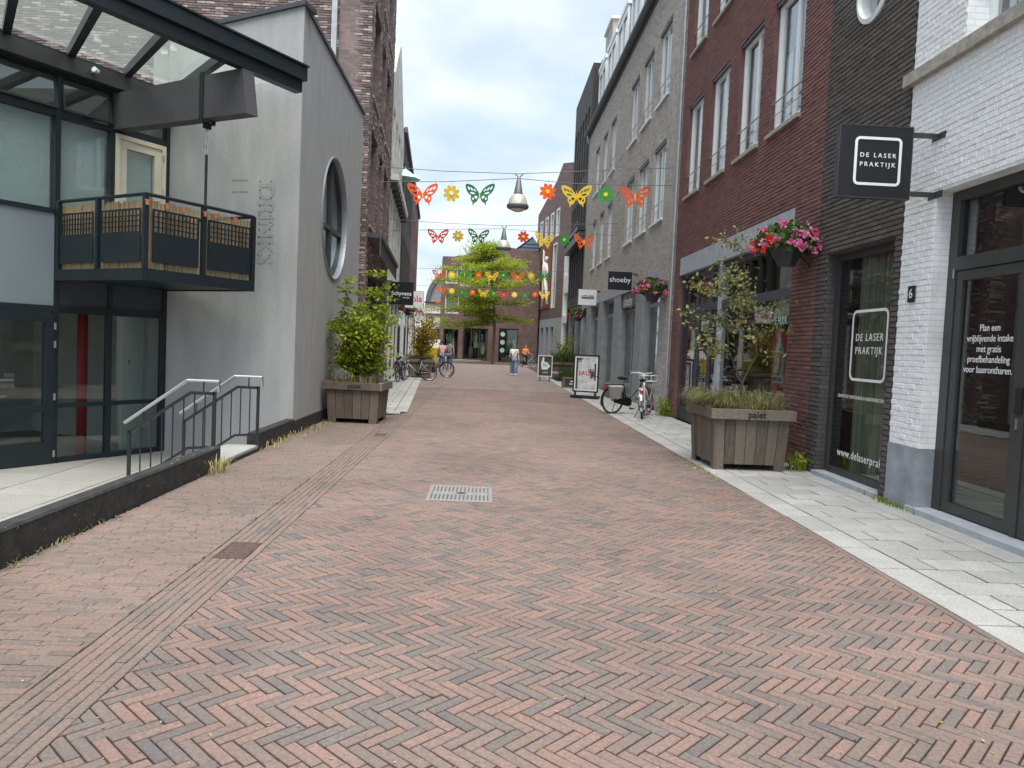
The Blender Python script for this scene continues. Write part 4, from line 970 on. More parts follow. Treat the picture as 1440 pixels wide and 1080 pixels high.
# interior
m1 = MB(GG); m1.box(-.0, 6, -4.1, -4.0, -.45, 5.3); m1.box(-.02, .0, -4.0, -.11, -.45, 5.3); m1.obj('room_wall', 'room_mid', gb)
m1 = MB(GG); m1.box(0, 6, -4.0, -.1, -.5, -.452); m1.obj('room_floor', 'room_floor', gb)
m1 = MB(GG); m1.box(0, 6, -4.0, -.11, 2.3, 2.42); m1.obj('upper_floor', 'room_dark', gb)
m1 = MB(GG); m1.box(-.3, 6.2, -5.0, -.11, 5.44, 5.56); m1.obj('flat_roof', 'roof_grey', gb)
m1 = MB(GG); m1.tube([(1.23,-.35,-.45),(1.23,-.35,2.3)], .075, 14); m1.obj('inner_column', 'red_column', gb, smooth=True)
m1 = MB(GG); m1.box(.04, .42, -.6, -.55, -.45, 2.2); m1.obj('inner_panel', 'door_mint', gb)
m1 = MB(GG); m1.box(.28, .32, -.548, -.54, 1.02, 1.08); m1.obj('light_switch', 'black_metal', gb)
# canopy
m1 = MB(GG); m1.box(-.12, 6.2, 2.72, 2.86, 5.26, 5.42); m1.box(-.15, 6.2, 2.70, 2.93, 5.425, 5.62); m1.box(-.16, 6.2, 2.68, 2.96, 5.625, 5.65)
cn = m1.obj('canopy_fascia', 'steel_blue', gb)
for s_ in (2.58+.9, 2.58, 1.70, .82, -.06):
    m1 = MB(GG); m1.bar((s_, .02, 5.60), (s_+1.25, 2.72, 5.36), .10, .13); m1.obj('rafter', 'steel_blue', cn)
for s_ in (3.48, 2.58, 1.70, .82):
    m1 = MB(GG); a = [(s_-.88, .05, 5.665), (s_, .05, 5.665), (s_+1.25, 2.72, 5.425), (s_+.37, 2.72, 5.425)]
    m1.add(a+[(p[0], p[1], p[2]+.01) for p in a], [(3,2,1,0),(4,5,6,7),(0,1,5,4),(1,2,6,5),(2,3,7,6),(3,0,4,7)]); m1.obj('roof_pane', 'glass_roof', cn)
m1 = MB(GG); a = [(-.06, .05, 5.665), (1.19, 2.72, 5.425), (-.12, 2.72, 5.425)]
m1.add(a+[(p[0], p[1], p[2]+.01) for p in a], [(2,1,0),(3,4,5),(0,1,4,3),(1,2,5,4),(2,0,3,5)]); m1.obj('roof_pane', 'glass_roof', cn)
m1 = MB(GG); m1.box(0, 6.2, .0, .16, 5.30, 5.52); m1.obj('wall_beam', 'frame_dark', cn)
m1 = MB(GG); m1.add([(.80,0,4.70),(1.0,0,4.70),(1.0,2.96,4.63),(.80,2.96,4.63),(.80,0,5.255),(1.0,0,5.255),(1.0,2.86,5.25),(.80,2.86,5.25)], [(0,3,2,1),(4,5,6,7),(0,1,5,4),(1,2,6,5),(2,3,7,6),(3,0,4,7)]); bm_ = m1.obj('timber_beam', 'timber_dark', gb)
m1 = MB(GG); m1.box(.785, .80, 2.0, 2.08, 4.62, 5.30); m1.box(1.0, 1.015, 2.0, 2.08, 4.62, 5.30); m1.box(.785, 1.015, 2.0, 2.08, 4.60, 4.62); m1.box(.84, .96, 2.02, 2.06, 4.53, 4.60); st_ = m1.obj('strap', 'steel_blue', bm_)
for i in range(3):
    m1 = MB(GG); pts = []; zc = 4.45-i*.11
    for k in range(13):
        w = 2*math.pi*k/12; q = (.02*math.cos(w), .07*math.sin(w))
        pts.append((.9+(q[0] if i % 2 else 0), 2.04+(0 if i % 2 else q[0]), zc+q[1]))
    m1.tube(pts, .008, 6, cap=False); m1.obj('chain_link', 'steel', bm_)
m1 = MB(GG); m1.tube([(.9,2.04,4.16),(.9,2.04,3.42)], .02, 8); m1.obj('hanger_rod', 'steel_blue', bm_)
for u, v, z, dv in ((1.45, .22, 5.42, .1), (.72, .75, 5.32, -.1), (.80, 1.05, 5.29, .12)):
    t = thing('floodlight', {1.45: 'small white spotlight under the glass canopy above the clerestory', .72: 'small white spotlight on the beam nearest the glass', .8: 'small white spotlight on the beam further out'}[u], 'spotlight', GG @ Vector((u, v, z)), group='canopy spotlights')
    m1 = MB(GG); m1.tube([(u-.05,v,z),(u+.03,v+dv*.3,z+.01)], [.03,.04], 10); m1.obj('lamp_head', 'white_paint', t)
    m1 = MB(GG); m1.box(u-.02, u+.02, v-.07, v-.03, z-.03, z+.03); m1.obj('mount', 'galv', t)
# balcony
bc = thing('balcony', 'dark steel balcony with reed screens hanging from the timber beam', 'balcony', GG @ Vector((.9, 1, 2.3)))
m1 = MB(GG); m1.box(.02, 1.85, .0, 2.06, 2.29, 2.40); m1.box(.0, 1.87, 2.06, 2.09, 2.27, 2.43); m1.box(1.85, 1.88, 0, 2.06, 2.27, 2.43); m1.box(-.01, .02, .0, 2.06, 2.27, 2.43); m1.obj('deck', 'steel_blue', bc)
m1 = MB(GG); m1.tube([(1.85,.02,3.42),(1.85,2.05,3.42),(.02,2.05,3.42),(.02,.02,3.42)], .025, 8); m1.obj('handrail', 'steel_blue', bc)
for (u, v) in ((1.85,.05),(1.85,1.0),(1.85,2.05),(.93,2.05),(.02,2.05),(.02,1.0)):
    m1 = MB(GG); m1.box(u-.03, u+.03, v-.03, v+.03, 2.40, 3.42); m1.obj('post', 'steel_blue', bc)
def bal_panel(P, a, b):
    """P(t, out, z) -> world, panel from t=a to b"""
    m = MB(); q = lambda t0, t1, z0, z1, o0=.0, o1=.012: m.add([P(t0,o0,z0),P(t1,o0,z0),P(t1,o1,z0),P(t0,o1,z0),P(t0,o0,z1),P(t1,o0,z1),P(t1,o1,z1),P(t0,o1,z1)], [(0,3,2,1),(4,5,6,7),(0,1,5,4),(1,2,6,5),(2,3,7,6),(3,0,4,7)])
    q(a, b, 2.52, 2.93); q(a, a+.03, 2.93, 3.24); q(b-.03, b, 2.93, 3.24); q(a+.03, b-.03, 3.215, 3.24)
    n = 11; w = (b-a-.06)/n
    for i in range(1, n): q(a+.03+i*w-.008, a+.03+i*w+.008, 2.93, 3.215)
    for z in (3.0, 3.07, 3.14): q(a+.03, b-.03, z-.007, z+.007, .012, .018)
    pn = m.obj('screen_panel', 'steel_blue', bc)
    m = MB(); k = int((b-a+.1)/.022)
    for i in range(k):
        t = a-.05+i*.022; zt = 3.36+random.uniform(-.03,.015); o = -.05+random.uniform(-.006,.006)
        m.add([P(t,o,2.44),P(t+.020,o,2.44),P(t+.010,o+.012,2.44),P(t,o,zt),P(t+.020,o,zt),P(t+.010,o+.012,zt)], [(0,2,5,3),(2,1,4,5),(0,3,4,1),(3,5,4)], random.random())
    m.obj('reed_mat', 'reed', bc)
PF = lambda t, o, z: GG @ Vector((1.85-t, 2.05+o, z)); PS = lambda t, o, z: GG @ Vector((1.85+o, t, z))
bal_panel(PS, .10, .90); bal_panel(PS, 1.08, 1.96); bal_panel(PF, .10, .84); bal_panel(PF, 1.0, 1.78)
for k, t in enumerate((-.0, .3, .56, .92, 1.1, 1.46)):
    m1 = MB(); p = PF(t, .035, 3.30); m1.lathe([(.0,-.03),(.022,-.03),(.032,.03),(.036,.03),(.036,.04),(.0,.04)], 10, p)
    tag(m1.obj('clay_pot', 'terracotta'), ('tiny clay pot hung on the balcony corner post' if k == 0 else 'tiny clay pot on the balcony rail, %s to the right of the corner post' % ['', 'first', 'second', 'third', 'fourth', 'fifth'][k]), 'pot', 'clay pots on the balcony rail')

# ------------------------------------------------------------------ low black wall, landing, steps and railings
def slabwall(name, label, y0, y1, z1):
    m = MB(); m.box(-3.26, -3.125, y0, y1, -.46, z1-.02); m.add([(-3.265,y0,z1-.02),(-3.12,y0,z1-.02),(-3.12,y1,z1-.02),(-3.265,y1,z1-.02),(-3.25,y0,z1),(-3.135,y0,z1),(-3.135,y1,z1),(-3.25,y1,z1)], [(4,5,6,7),(0,1,5,4),(1,2,6,5),(2,3,7,6),(3,0,4,7)])
    return tag(m.obj(name, 'black_plinth'), label, 'wall')
slabwall('low_wall', 'low black painted wall between brick street and sunken terrace', 1.5, 9.02, .26)
slabwall('low_wall', 'short black wall from the stair landing to the grey stucco corner', 10.43, 12.42, .25)
stp = thing('terrace_steps', 'pale stone steps down from the street to the terrace', 'steps', (-3.7, 9.72, -.45))
for k in range(4):
    m1 = MB(); x1 = -3.10-(.42 if k else 0)-max(0, k-1)*.28; x0 = -3.52-k*.28; z = .09-k*.135
    m1.bbox(x0, x1, 9.03, 10.42, -.46, z, .01); m1.obj('step', 'slab', stp)
m1 = MB(); m1.box(-3.125, -3.098, 9.03, 10.42, -.05, .05); m1.obj('riser', 'black_plinth', stp)
def railing(label, y, dx):
    t = thing('stair_railing', label, 'railing', (-3.3+dx, y, 0), group='stair railings by the terrace')
    P = lambda x, z: (x+dx, y, z)
    m = MB()
    m.bar(P(-3.22,.10), P(-3.22,.90), .035); m.bar(P(-3.22,.88), P(-3.50,.88), .035); m.bar(P(-3.50,.88), P(-4.21,.38), .035); m.bar(P(-4.21,.40), P(-4.21,-.45), .035)
    m.bar(P(-3.23,.24), P(-3.52,.22), .03); m.bar(P(-3.52,.22), P(-4.19,-.24), .03); m.obj('frame', 'black_metal', t)
    for i in range(7):
        x = -3.33-i*.125
        zt = .87 if x > -3.5 else .88-(-3.5-x)*.704; zb = .23 if x > -3.52 else .22-(-3.52-x)*.687
        m = MB(); m.bar(P(x, zb), P(x, zt), .013); m.obj('baluster', 'black_metal', t)
    m = MB(); m.tube([P(-3.17,.90), P(-3.17,1.03), P(-3.54,1.03), P(-4.27,.49)], .021, 8); m.obj('handrail', 'steel', t)
    for x, z in ((-3.35, .88), (-4.05, .50)):
        m = MB(); m.bar(P(x, z), P(x, z+.15), .014); m.obj('handrail_bracket', 'black_metal', t)
railing('black stair railing with steel handrail nearest the camera', 9.05, 0); railing('black stair railing with steel handrail beside the grey wall', 10.36, .12)

# ------------------------------------------------------------------ left: tall purple brick house
pb = thing('tall_brick_house', 'tall mottled purple brick building with deep loggias behind the grey house', 'building', (-6, 21, 0))
FB = frame((-3.2, 19.25, 0), (-1, 0, 0), (0, -1, 0))
brick_wall(pb, FB, 0, 12.5, 0, 14.2, [], 'brick_purple', 'bt_purple', 200, proud=.012, jit=.006)
LO = [(.7, 2.6), (3.3, 4.7), (5.3, 7.1)]
ops = [(a, b, 7.9, 10.3) for a, b in LO]+[(a, b, 4.6, 7.1) for a, b in LO]+[(.9, 7.9, -.1, 3.7)]+[(a, b, 11.2, 13.4) for a, b in LO]
brick_wall(pb, LF, 0.012, 8.4, 0, 14.2, ops, 'brick_purple', 'bt_purple', 0, proud=.012, jit=.006, thick=.8)
shell(pb, LF, 1.25, 8.4, 14.2, 12, [4.3, 7.6, 10.8], v0=-.82, outer='bt_purple')
for o in ops[:6]+ops[7:]:
    m1 = MB(LF); rect_frame(m1, o[0]+.003, o[1]-.003, o[2]+.003, o[3]-.003, .08, -.78, -.7); w_ = m1.obj('window', 'frame_anthracite', pb)
    m1 = MB(LF); m1.box(o[0]+.08, o[1]-.08, -.75, -.74, o[2]+.08, o[3]-.08); m1.obj('pane', 'glass_dark', w_)
    m1 = MB(LF); m1.box(o[0]-.05, o[1]+.05, -.3, .05, o[2]-.06, o[2]+.01); m1.obj('sill', 'stone_sill', w_)
m1 = MB(LF); rect_frame(m1, .9, 7.9, .02, 3.69, .12, -.5, -.3)
for u in (3.2, 5.5): m1.box(u, u+.12, -.5, -.3, .14, 3.57)
w_ = m1.obj('shop_window', 'frame_anthracite', pb); m1 = MB(LF); m1.box(1.02, 7.78, -.45, -.44, .14, 3.57); m1.obj('pane', 'glass_dark', w_)
m1 = MB(LF); m1.box(.3, 8.3, .03, .4, 4.22, 4.34); bz = m1.obj('balcony', 'timber_dark', pb)
for i in range(12):
    m1 = MB(LF); m1.box(.3+i*.67, .34+i*.67, .34, .38, 3.75, 4.22); m1.obj('slat', 'timber_dark', bz)
m1 = MB(FB); m1.box(.85, .98, .02, .12, 0, 14.2); m1.obj('downpipe', 'galv', pb)
# white gabled house
wg = thing('white_gabled_house', 'cream painted brick gabled house with cornice beyond the purple brick building', 'building', LF @ Vector((12.6, 0, 0)))
ops = [(9.0+i*1.9, 10.1+i*1.9, 8.2, 10.2) for i in range(4)]+[(9.0+i*1.9, 10.1+i*1.9, 4.6, 6.9) for i in range(4)]+[(8.8, 16.6, -.1, 3.5)]
m1 = MB(LF); wall_cells(m1, 8.41, 16.9, 0, 10.9, ops, .4); m1.obj('wall', 'bt_paint', wg)
m1 = MB(LF); m1.fprism([(8.41, 10.9), (16.9, 10.9), (12.6, 13.5), (11.9, 13.5)], -.4, 0); m1.obj('gable', 'bt_paint', wg)
shell(wg, LF, 8.41, 16.9, 10.9, 9, [4.2, 7.6], v0=-.42, outer='bt_paint')
m1 = MB(LF); m1.add([(8.41,0,10.95),(12.25,0,13.55),(12.25,-9,13.55),(8.41,-9,10.95)], [(0,1,2,3)]); m1.add([(12.25,0,13.55),(16.9,0,10.95),(16.9,-9,10.95),(12.25,-9,13.55)], [(0,1,2,3)]); m1.obj('pitched_roof', 'roof_grey', wg)
m1 = MB(LF); m1.box(8.42, 16.9, .0, .3, 7.4, 7.62); cr = m1.obj('cornice', 'offwhite', wg)
for i in range(9):
    m1 = MB(LF); m1.box(8.6+i*.98, 8.75+i*.98, .0, .25, 7.12, 7.39); m1.obj('cornice_bracket', 'frame_dark', cr)
m1 = MB(LF); m1.box(8.42, 16.9, .0, .2, 3.5, 3.8); m1.obj('cornice', 'offwhite', wg)
for o in ops[:8]:
    m1 = MB(LF); rect_frame(m1, o[0]+.003, o[1]-.003, o[2]+.003, o[3]-.003, .09, -.3, -.2); w_ = m1.obj('window', 'frame_white', wg)
    m1 = MB(LF); m1.box(o[0]+.09, o[1]-.09, -.27, -.26, o[2]+.09, o[3]-.09); m1.obj('pane', 'glass_dark', w_)
m1 = MB(LF)
for u in (8.82, 11.3, 13.9, 16.45): m1.box(u, u+.12, -.06, .005, 0, 3.49)
sf2 = m1.obj('shop_post', 'frame_white', wg)
m1 = MB(LF); m1.box(8.95, 16.45, -.05, -.04, .1, 3.4); m1.obj('pane', 'glass_dark', sf2)
for i in range(6):
    m1 = MB(LF); m1.box(9.3+i*1.2, 10.0+i*1.2, -.8, -.6, .3+.2*(i % 3), 1.6+.3*(i % 2)); m1.obj('display_goods', ('goods_a', 'goods_b', 'offwhite')[i % 3], sf2)
# dark and brown houses further on
for (nm, lb, u0, u1, zt, mt, fm) in (('dark_terrace_house', 'dark brick house with upright slit windows beyond the cream gable', 16.91, 30, 11.6, 'bt_black', 'frame_dark'), ('brown_terrace_house', 'brown brick house at the far end of the left row', 30.01, 44, 11.9, 'bt_far', 'frame_white')):
    h = thing(nm, lb, 'building', LF @ Vector(((u0+u1)/2, 0, 0)))
    ops = [(u0+.6+i*1.7, u0+1.5+i*1.7, z, z+2.2) for i in range(int((u1-u0-1)/1.7)) for z in (4.6, 8.0)]+[(u0+.5, u1-.5, -.1, 3.5)]
    m1 = MB(LF); wall_cells(m1, u0, u1, 0, zt, ops, .4); m1.obj('wall', mt, h)
    shell(h, LF, u0, u1, zt, 9, [4.2, 7.6], v0=-.42, outer=mt)
    for o in ops[:-1]:
        m1 = MB(LF); rect_frame(m1, o[0]+.003, o[1]-.003, o[2]+.003, o[3]-.003, .08, -.25, -.15); w_ = m1.obj('window', fm, h)
        m1 = MB(LF); m1.box(o[0]+.08, o[1]-.08, -.22, -.21, o[2]+.08, o[3]-.08); m1.obj('pane', 'glass_dark', w_)
    m1 = MB(LF); rect_frame(m1, u0+.5, u1-.5, .02, 3.49, .12, -.12, -.05); m1.box((u0+u1)/2-.3, (u0+u1)/2+.3, -.12, .0, .14, 3.37); w_ = m1.obj('shop_window', 'frame_white', h)
    m1 = MB(LF); m1.box(u0+.62, u1-.62, -.1, -.09, .14, 3.37); m1.obj('pane', 'glass_dark', w_)
    m1 = MB(LF); m1.box(u0, u1, .0, .14, zt-.2, zt+.05); m1.obj('gutter', 'roof_grey', h)
# signs on the left row
s4 = bracket_sign('dark navy square sign reading Schyvens mode on the left row', -3.42, -2.63, 26.0, 2.85, 3.6, 'black_sign', edge='black_metal', th=.12, wall_x=-3.66, name='projecting_sign')
text('lettering', 'Schyvens', (-3.02, 25.935, 3.22), XR, UP, .19, 'white_paint', s4, bold=.003); text('lettering', 'mode', (-2.86, 25.935, 3.09), XR, UP, .10, 'white_paint', s4)
s5 = bracket_sign('white sign with pink lettering jola, the nearer and larger of two', -4.0, -3.14, 36.0, 3.2, 3.98, 'white_paint', th=.12, wall_x=-4.33)
text('lettering', 'jola', (-3.5, 35.935, 3.62), XR, UP, .42, 'jola_pink', s5, bold=.004)
s6 = bracket_sign('white sign with pink lettering jola, the farther lower one', -4.75, -4.0, 48.0, 3.08, 3.72, 'white_paint', th=.12, wall_x=-5.12)
text('lettering', 'jola', (-4.36, 47.935, 3.44), XR, UP, .36, 'jola_pink', s6, bold=.004)
# parasol on an upper balcony
pr = thing('balcony_parasol', 'pale teal parasol on an upper balcony of the left row', 'parasol', (-3.9, 36, 7))
c0 = Vector((-4.22, 36, 9.2))
m1 = MB(); n = 8; ring = [c0+Vector((.75*math.cos(2*math.pi*k/n), .75*math.sin(2*math.pi*k/n), 0)) for k in range(n)]
m1.add([c0+Vector((0,0,.5))]+ring, [(0, 1+k, 1+(k+1) % n) for k in range(n)]); m1.obj('canopy', 'parasol_teal', pr)
m1 = MB(); m1.tube([c0+Vector((0,0,.6)), c0-Vector((0,0,1.9))], .025, 6); m1.obj('pole', 'galv', pr)

# ------------------------------------------------------------------ far end
eb = thing('end_brick_house', 'brown brick shop building closing the view behind the tree', 'building', (0, 70, 0))
EF = frame((-4.6, 71.2, 0), (.9985, -.055, 0), (-.055, -.9985, 0))
ops = [(.35, 1.8, .15, 2.95), (2.2, 4.55, .15, 3.1), (5.6, 7.4, .05, 3.2), (.35, 1.5, 7.2, 8.75), (1.75, 4.5, 7.0, 9.0), (.4, 1.7, 4.4, 6.2), (2.2, 4.6, 4.2, 6.2)]
m1 = MB(EF); wall_cells(m1, 0, 9.2, 0, 9.6, ops, .4); m1.obj('wall', 'bt_far', eb)
m1 = MB(EF); m1.fprism([(.6, 9.6), (9.2, 9.6), (9.2, 10.4), (6, 10.8), (4.4, 11.0), (2.1, 9.9)], -.4, 0); m1.obj('gable', 'bt_far', eb)
shell(eb, EF, 0, 9.2, 9.6, 9, [3.9, 6.8], v0=-.42)
for o in ops:
    m1 = MB(EF); rect_frame(m1, o[0]+.003, o[1]-.003, o[2]+.003, o[3]-.003, .1, -.3, -.1); n_ = 3 if o[1]-o[0] > 1.9 else 1
    for k in range(1, n_): u = o[0]+(o[1]-o[0])*k/n_; m1.box(u-.05, u+.05, -.3, -.1, o[2]+.1, o[3]-.1)
    w_ = m1.obj('window' if o[2] > 1 else 'shop_window', 'frame_white' if o[2] > 4.3 else 'frame_dark', eb)
    if o[2] > 1: curtain(w_, EF, o[0]+.1, o[1]-.1, o[2], o[3], -.34, 'curtain', .03, .3)
    m1 = MB(EF); m1.box(o[0]+.1, o[1]-.1, -.2, -.19, o[2]+.1, o[3]-.1); m1.obj('pane', 'glass_dark', w_)
    if o[2] < 1:
        for k in range(5):
            m1 = MB(EF); u = o[0]+.2+random.random()*(o[1]-o[0]-.7); z = .4+random.random()*1.7; m1.box(u, u+.35, -.5, -.45, z, z+.4+random.random()*.5); m1.obj('display_goods', random.choice(['goods_b','screen_green','offwhite','mint']), w_)
m1 = MB(EF); m1.box(2.2, 4.6, .0, .5, 6.25, 6.4); m1.box(2.2, 4.6, .46, .5, 5.3, 6.25); m1.obj('balcony', 'siding', eb)
for i in range(3):
    m1 = MB(EF); m1.lathe([(0,.02),(.22,.02)], 16, (5.95, 0, 1.15+i*.75), axis='y'); m1.obj('round_emblem', 'mint', eb)
m1 = MB(EF); m1.box(5.62, 6.3, -.09, .005, .5, 3.15); m1.obj('sign_panel', 'black_sign', eb)
m1 = MB(EF); m1.box(2.3, 2.9, .02, .06, 3.25, 3.75); m1.obj('wall_sign', 'black_sign', eb)
m1 = MB(EF); m1.box(-.1, 9.2, -6, -1.5, 9.6, 9.7); m1.fprism([(5.6, 9.7), (9.0, 9.7), (9.0, 11.2), (8.4, 12.0)], -6, -1.5); m1.obj('upper_volume', 'siding', eb)
for i in range(5):
    m1 = MB(EF); m1.box(6.2+i*.3, 9.0, -1.49, -1.46, 10.0+i*.33, 10.05+i*.33); m1.obj('siding_board', 'frame_anthracite', eb)
m1 = MB(EF); m1.add([(5.4,-1.4,9.75),(8.4,-1.4,12.1),(8.4,-6,12.1),(5.4,-6,9.75)], [(0,1,2,3)]); m1.obj('tiled_roof', 'roof_tile', eb)
m1 = MB(EF); m1.box(-.2, 4.0, .0, 1.3, -.02, .12); m1.obj('step', 'slab', eb)
# vaulted house in the side street
vb = thing('vaulted_roof_house', 'white fronted building with grey curved roof in the far left side street', 'building', (-7.5, 84, 0))
VF = frame((-13.0, 84, 0), (1, 0, 0), (0, -1, 0))
m1 = MB(VF); wall_cells(m1, 5.9, 13, 0, 6.1, [(6.6, 8.6, 0, 3.0), (9.2, 12.4, 0, 3.0)], .4); m1.obj('wall', 'offwhite', vb)
VC = (9.1, 6.11); vr = lambda a, k: (VC[0]+k*math.cos(R(a)), VC[1]+(k+.4)*math.sin(R(a)))
m1 = MB(VF); m1.fprism([vr(a, 2.75) for a in range(0, 181, 10)], -8, -.15); m1.obj('vault', 'zinc', vb)
m1 = MB(VF)
for a in range(0, 180, 10): m1.fprism([vr(a, 2.76), vr(a, 3.2), vr(a+10, 3.2), vr(a+10, 2.76)], -8.2, .15)
m1.obj('vault_rim', 'roof_grey', vb)
m1 = MB(VF); m1.box(5.8, 13, .0, .25, 3.0, 3.15); m1.box(5.8, 13, .0, .25, 4.7, 4.8); m1.box(5.8, 13, .0, .25, 5.9, 6.1); m1.obj('cornice', 'frame_dark', vb)
m1 = MB(VF); m1.box(7.0, 7.9, .02, .12, 3.35, 4.15); sg_ = m1.obj('wall_sign', 'mint', vb); m1 = MB(VF); m1.box(7.12, 7.78, .121, .13, 3.47, 4.03); m1.obj('sign_face', 'offwhite', sg_)
m1 = MB(VF); m1.box(5.9, 13, -3, -2.9, 0, 6.0); m1.obj('room_wall', 'room_dark', vb)
# ------------------------------------------------------------------ plants
RG = random.Random(21)
def gv(s): return Vector((RG.gauss(0, s), RG.gauss(0, s), RG.gauss(0, s)))
def rdir(): 
    v = gv(1); return v.normalized() if v.length > 1e-6 else Vector((0, 0, 1))
def leaf(mb, p, size, nrm=None, rv=None, asp=.5, fold=.25):
    n = (nrm or rdir()).normalized(); t = n.orthogonal().normalized(); t = (Matrix.Rotation(RG.uniform(0, 6.283), 3, n) @ t).normalized(); s = n.cross(t)
    a = p; b = p+t*size*.5+s*size*asp*.5+n*size*fold*.3; c = p+t*size; d = p+t*size*.5-s*size*asp*.5+n*size*fold*.3
    mb.add([a, b, c, d], [(0, 1, 2), (0, 2, 3)], RG.random() if rv is None else rv)
def cluster(mb, c, n, sp, size, up=.5, asp=.55):
    for _ in range(n):
        p = Vector(c)+Vector((RG.gauss(0, sp[0]), RG.gauss(0, sp[1]), RG.gauss(0, sp[2])))
        leaf(mb, p, size*RG.uniform(.6, 1.25), rdir()+Vector((0, 0, up)), asp=asp)
def blade(mb, p, h, lean, w=.006, rv=None):
    d = Vector(lean); p = Vector(p); s = d.cross(Vector((0, 0, 1))); s = s.normalized()*w if s.length > 1e-5 else Vector((w, 0, 0))
    q1 = p+Vector((0, 0, h*.55))+d*.3; q2 = p+Vector((0, 0, h*.85))+d*.75; q3 = p+Vector((0, 0, h*(.9-.3*min(d.length/h, 1))))+d*1.15
    mb.add([p-s, p+s, q1+s*.8, q1-s*.8, q2+s*.5, q2-s*.5, q3], [(0,1,2,3),(3,2,4,5),(5,4,6)], RG.random() if rv is None else rv)
def limb(mb, a, b, r0, r1, bend=.1, n=5):
    a = Vector(a); b = Vector(b); off = gv(bend); pts = []
    for i in range(n+1):
        t = i/n; pts.append(a.lerp(b, t)+off*math.sin(math.pi*t))
    mb.tube(pts, [r0+(r1-r0)*i/n for i in range(n+1)], 6); return pts

def planter(label, loc, rz, wb, wt, h, planks, soil_drop=.06):
    t = thing('wooden_planter', label, 'planter', loc, rz, 'weathered wooden planters')
    zr = h-.14
    for k in range(4):
        Rm = Matrix.Rotation(k*math.pi/2, 4, 'Z')
        for i in range(planks):
            f0, f1 = i/planks, (i+1)/planks; end = i in (0, planks-1)
            z0 = 0 if end else .085
            def hw(z): return wb+(wt-wb)*z/h
            g = .004; th = .028
            def P(f, z, o): w = hw(z); x = -w+2*w*f; return (x, -w-o, z)
            e0 = g if i else 0; e1 = -g if i < planks-1 else 0
            v = [P(f0, z0, -th), P(f1, z0, -th), P(f1, z0, 0), P(f0, z0, 0), P(f0, zr, -th), P(f1, zr, -th), P(f1, zr, 0), P(f0, zr, 0)]
            v = [(p[0]+(e0 if j in (0,3,4,7) else e1), p[1]+RG.uniform(-.001,.001), p[2]) for j, p in enumerate(v)]
            m = MB(Rm); m.add(v, [(3,2,1,0)[::-1], (4,5,6,7)[::-1], (0,1,5,4)[::-1], (1,2,6,5)[::-1], (2,3,7,6)[::-1], (3,0,4,7)[::-1]], RG.random()); m.obj('plank', 'plank', t, local=True)
        m = MB(Rm); w = wt+.02; m.box(-w-.03, w-.012, -w-.03, -w+.01, zr+.002, h, RG.random()); m.obj('rim_board', 'plank', t, local=True)
        m = MB(Rm); m.box(-w+.008, w-.05, -w+.012, -w+.09, h-.025, h-.002, RG.random()); m.obj('rim_cap', 'plank', t, local=True)
    m = MB(); w = wt-.04; m.prism([(-w,-w),(w,-w),(w,w),(-w,w)], h-soil_drop-.05, h-soil_drop); m.obj('soil', 'soil', t, local=True)
    m = MB(); w = wb-.06; m.box(-w, w, -w, w, .09, .11); m.obj('bottom_board', 'soil', t, local=True)
    tx = text('lettering', 'palet', (.04, -wt-.053, h-.07), (1, 0, 0), (0, 0, 1), .13, 'black_metal', None, bold=.002, ext=.001)
    tx.parent = t
    return t
planter('square timber planter with slender tree and grasses by the red brick shop', (3.70, 10.88, 0), R(2), .50, .55, .86, 7)
planter('timber planter with leafy green shrub against the grey stucco wall', (-2.50, 14.86, 0), R(-3), .46, .515, .78, 6)
planter('timber planter with orange-tinged shrub among the parked bicycles', (-3.02, 34.0, 0), R(4), .48, .58, .85, 6)
planter('timber planter with bush and grasses behind the signboards on the right', (4.0, 40.6, 0), R(0), .55, .62, .85, 6)

def plant(name, label, cat, loc, wood, foliage, wmat='bark_green', fmat='leaf_green', part='crown', group=None):
    t = thing(name, label, cat, loc, group=group)
    if wood and wood.v: wood.obj('trunk', wmat, t)
    if foliage and foliage.v: foliage.obj(part, fmat, t)
    return t
# shrub in the left planter
wd = MB(); lf = MB(); base = Vector((-2.5, 14.86, .74))
for k in range(15):
    a = RG.uniform(0, 6.283); r = RG.uniform(.1, .62); top = base+Vector((r*math.cos(a)*.9-.02, r*math.sin(a), RG.uniform(1.1, 2.0)-r*.55))
    if k == 0: top = base+Vector((-.28, 0, 2.0))
    if k == 1: top = base+Vector((.3, 0, 2.15))
    if k == 2: top = base+Vector((.42, .1, 1.7))
    pts = limb(wd, base+Vector((RG.uniform(-.12,.12), RG.uniform(-.12,.12), 0)), top, .014, .003, .08, 8)
    for i, p in enumerate(pts[2:]):
        f = (i+2)/8
        for j in range(3):
            q = p+Vector((RG.gauss(0, .14), RG.gauss(0, .14), RG.gauss(0, .04)))
            wd.tube([p, q], [.004, .002], 4, cap=False); cluster(lf, q, 17, (.085, .085, .03), .10, 1.1)
for k in range(26):
    a = RG.uniform(0, 6.283); r = RG.uniform(.1, .5); cluster(lf, base+Vector((r*math.cos(a), r*math.sin(a), RG.uniform(.1, .85))), 26, (.11, .11, .05), .08, 1.0)
plant('leafy_shrub', 'bright green leafy shrub growing in the planter by the grey wall', 'shrub', base, wd, lf)
gs = MB()
for k in range(260):
    a = RG.uniform(0, 6.283); r = RG.uniform(.2, .5); blade(gs, base+Vector((r*math.cos(a), r*math.sin(a), 0)), RG.uniform(.08, .25), (RG.gauss(0, .08), RG.gauss(0, .08), 0))
stuff(gs.obj('planter_grass', 'grass_dry')).__setitem__('label', 'dry grass and straw under the green shrub'); bpy.data.objects['planter_grass']['category'] = 'grass'
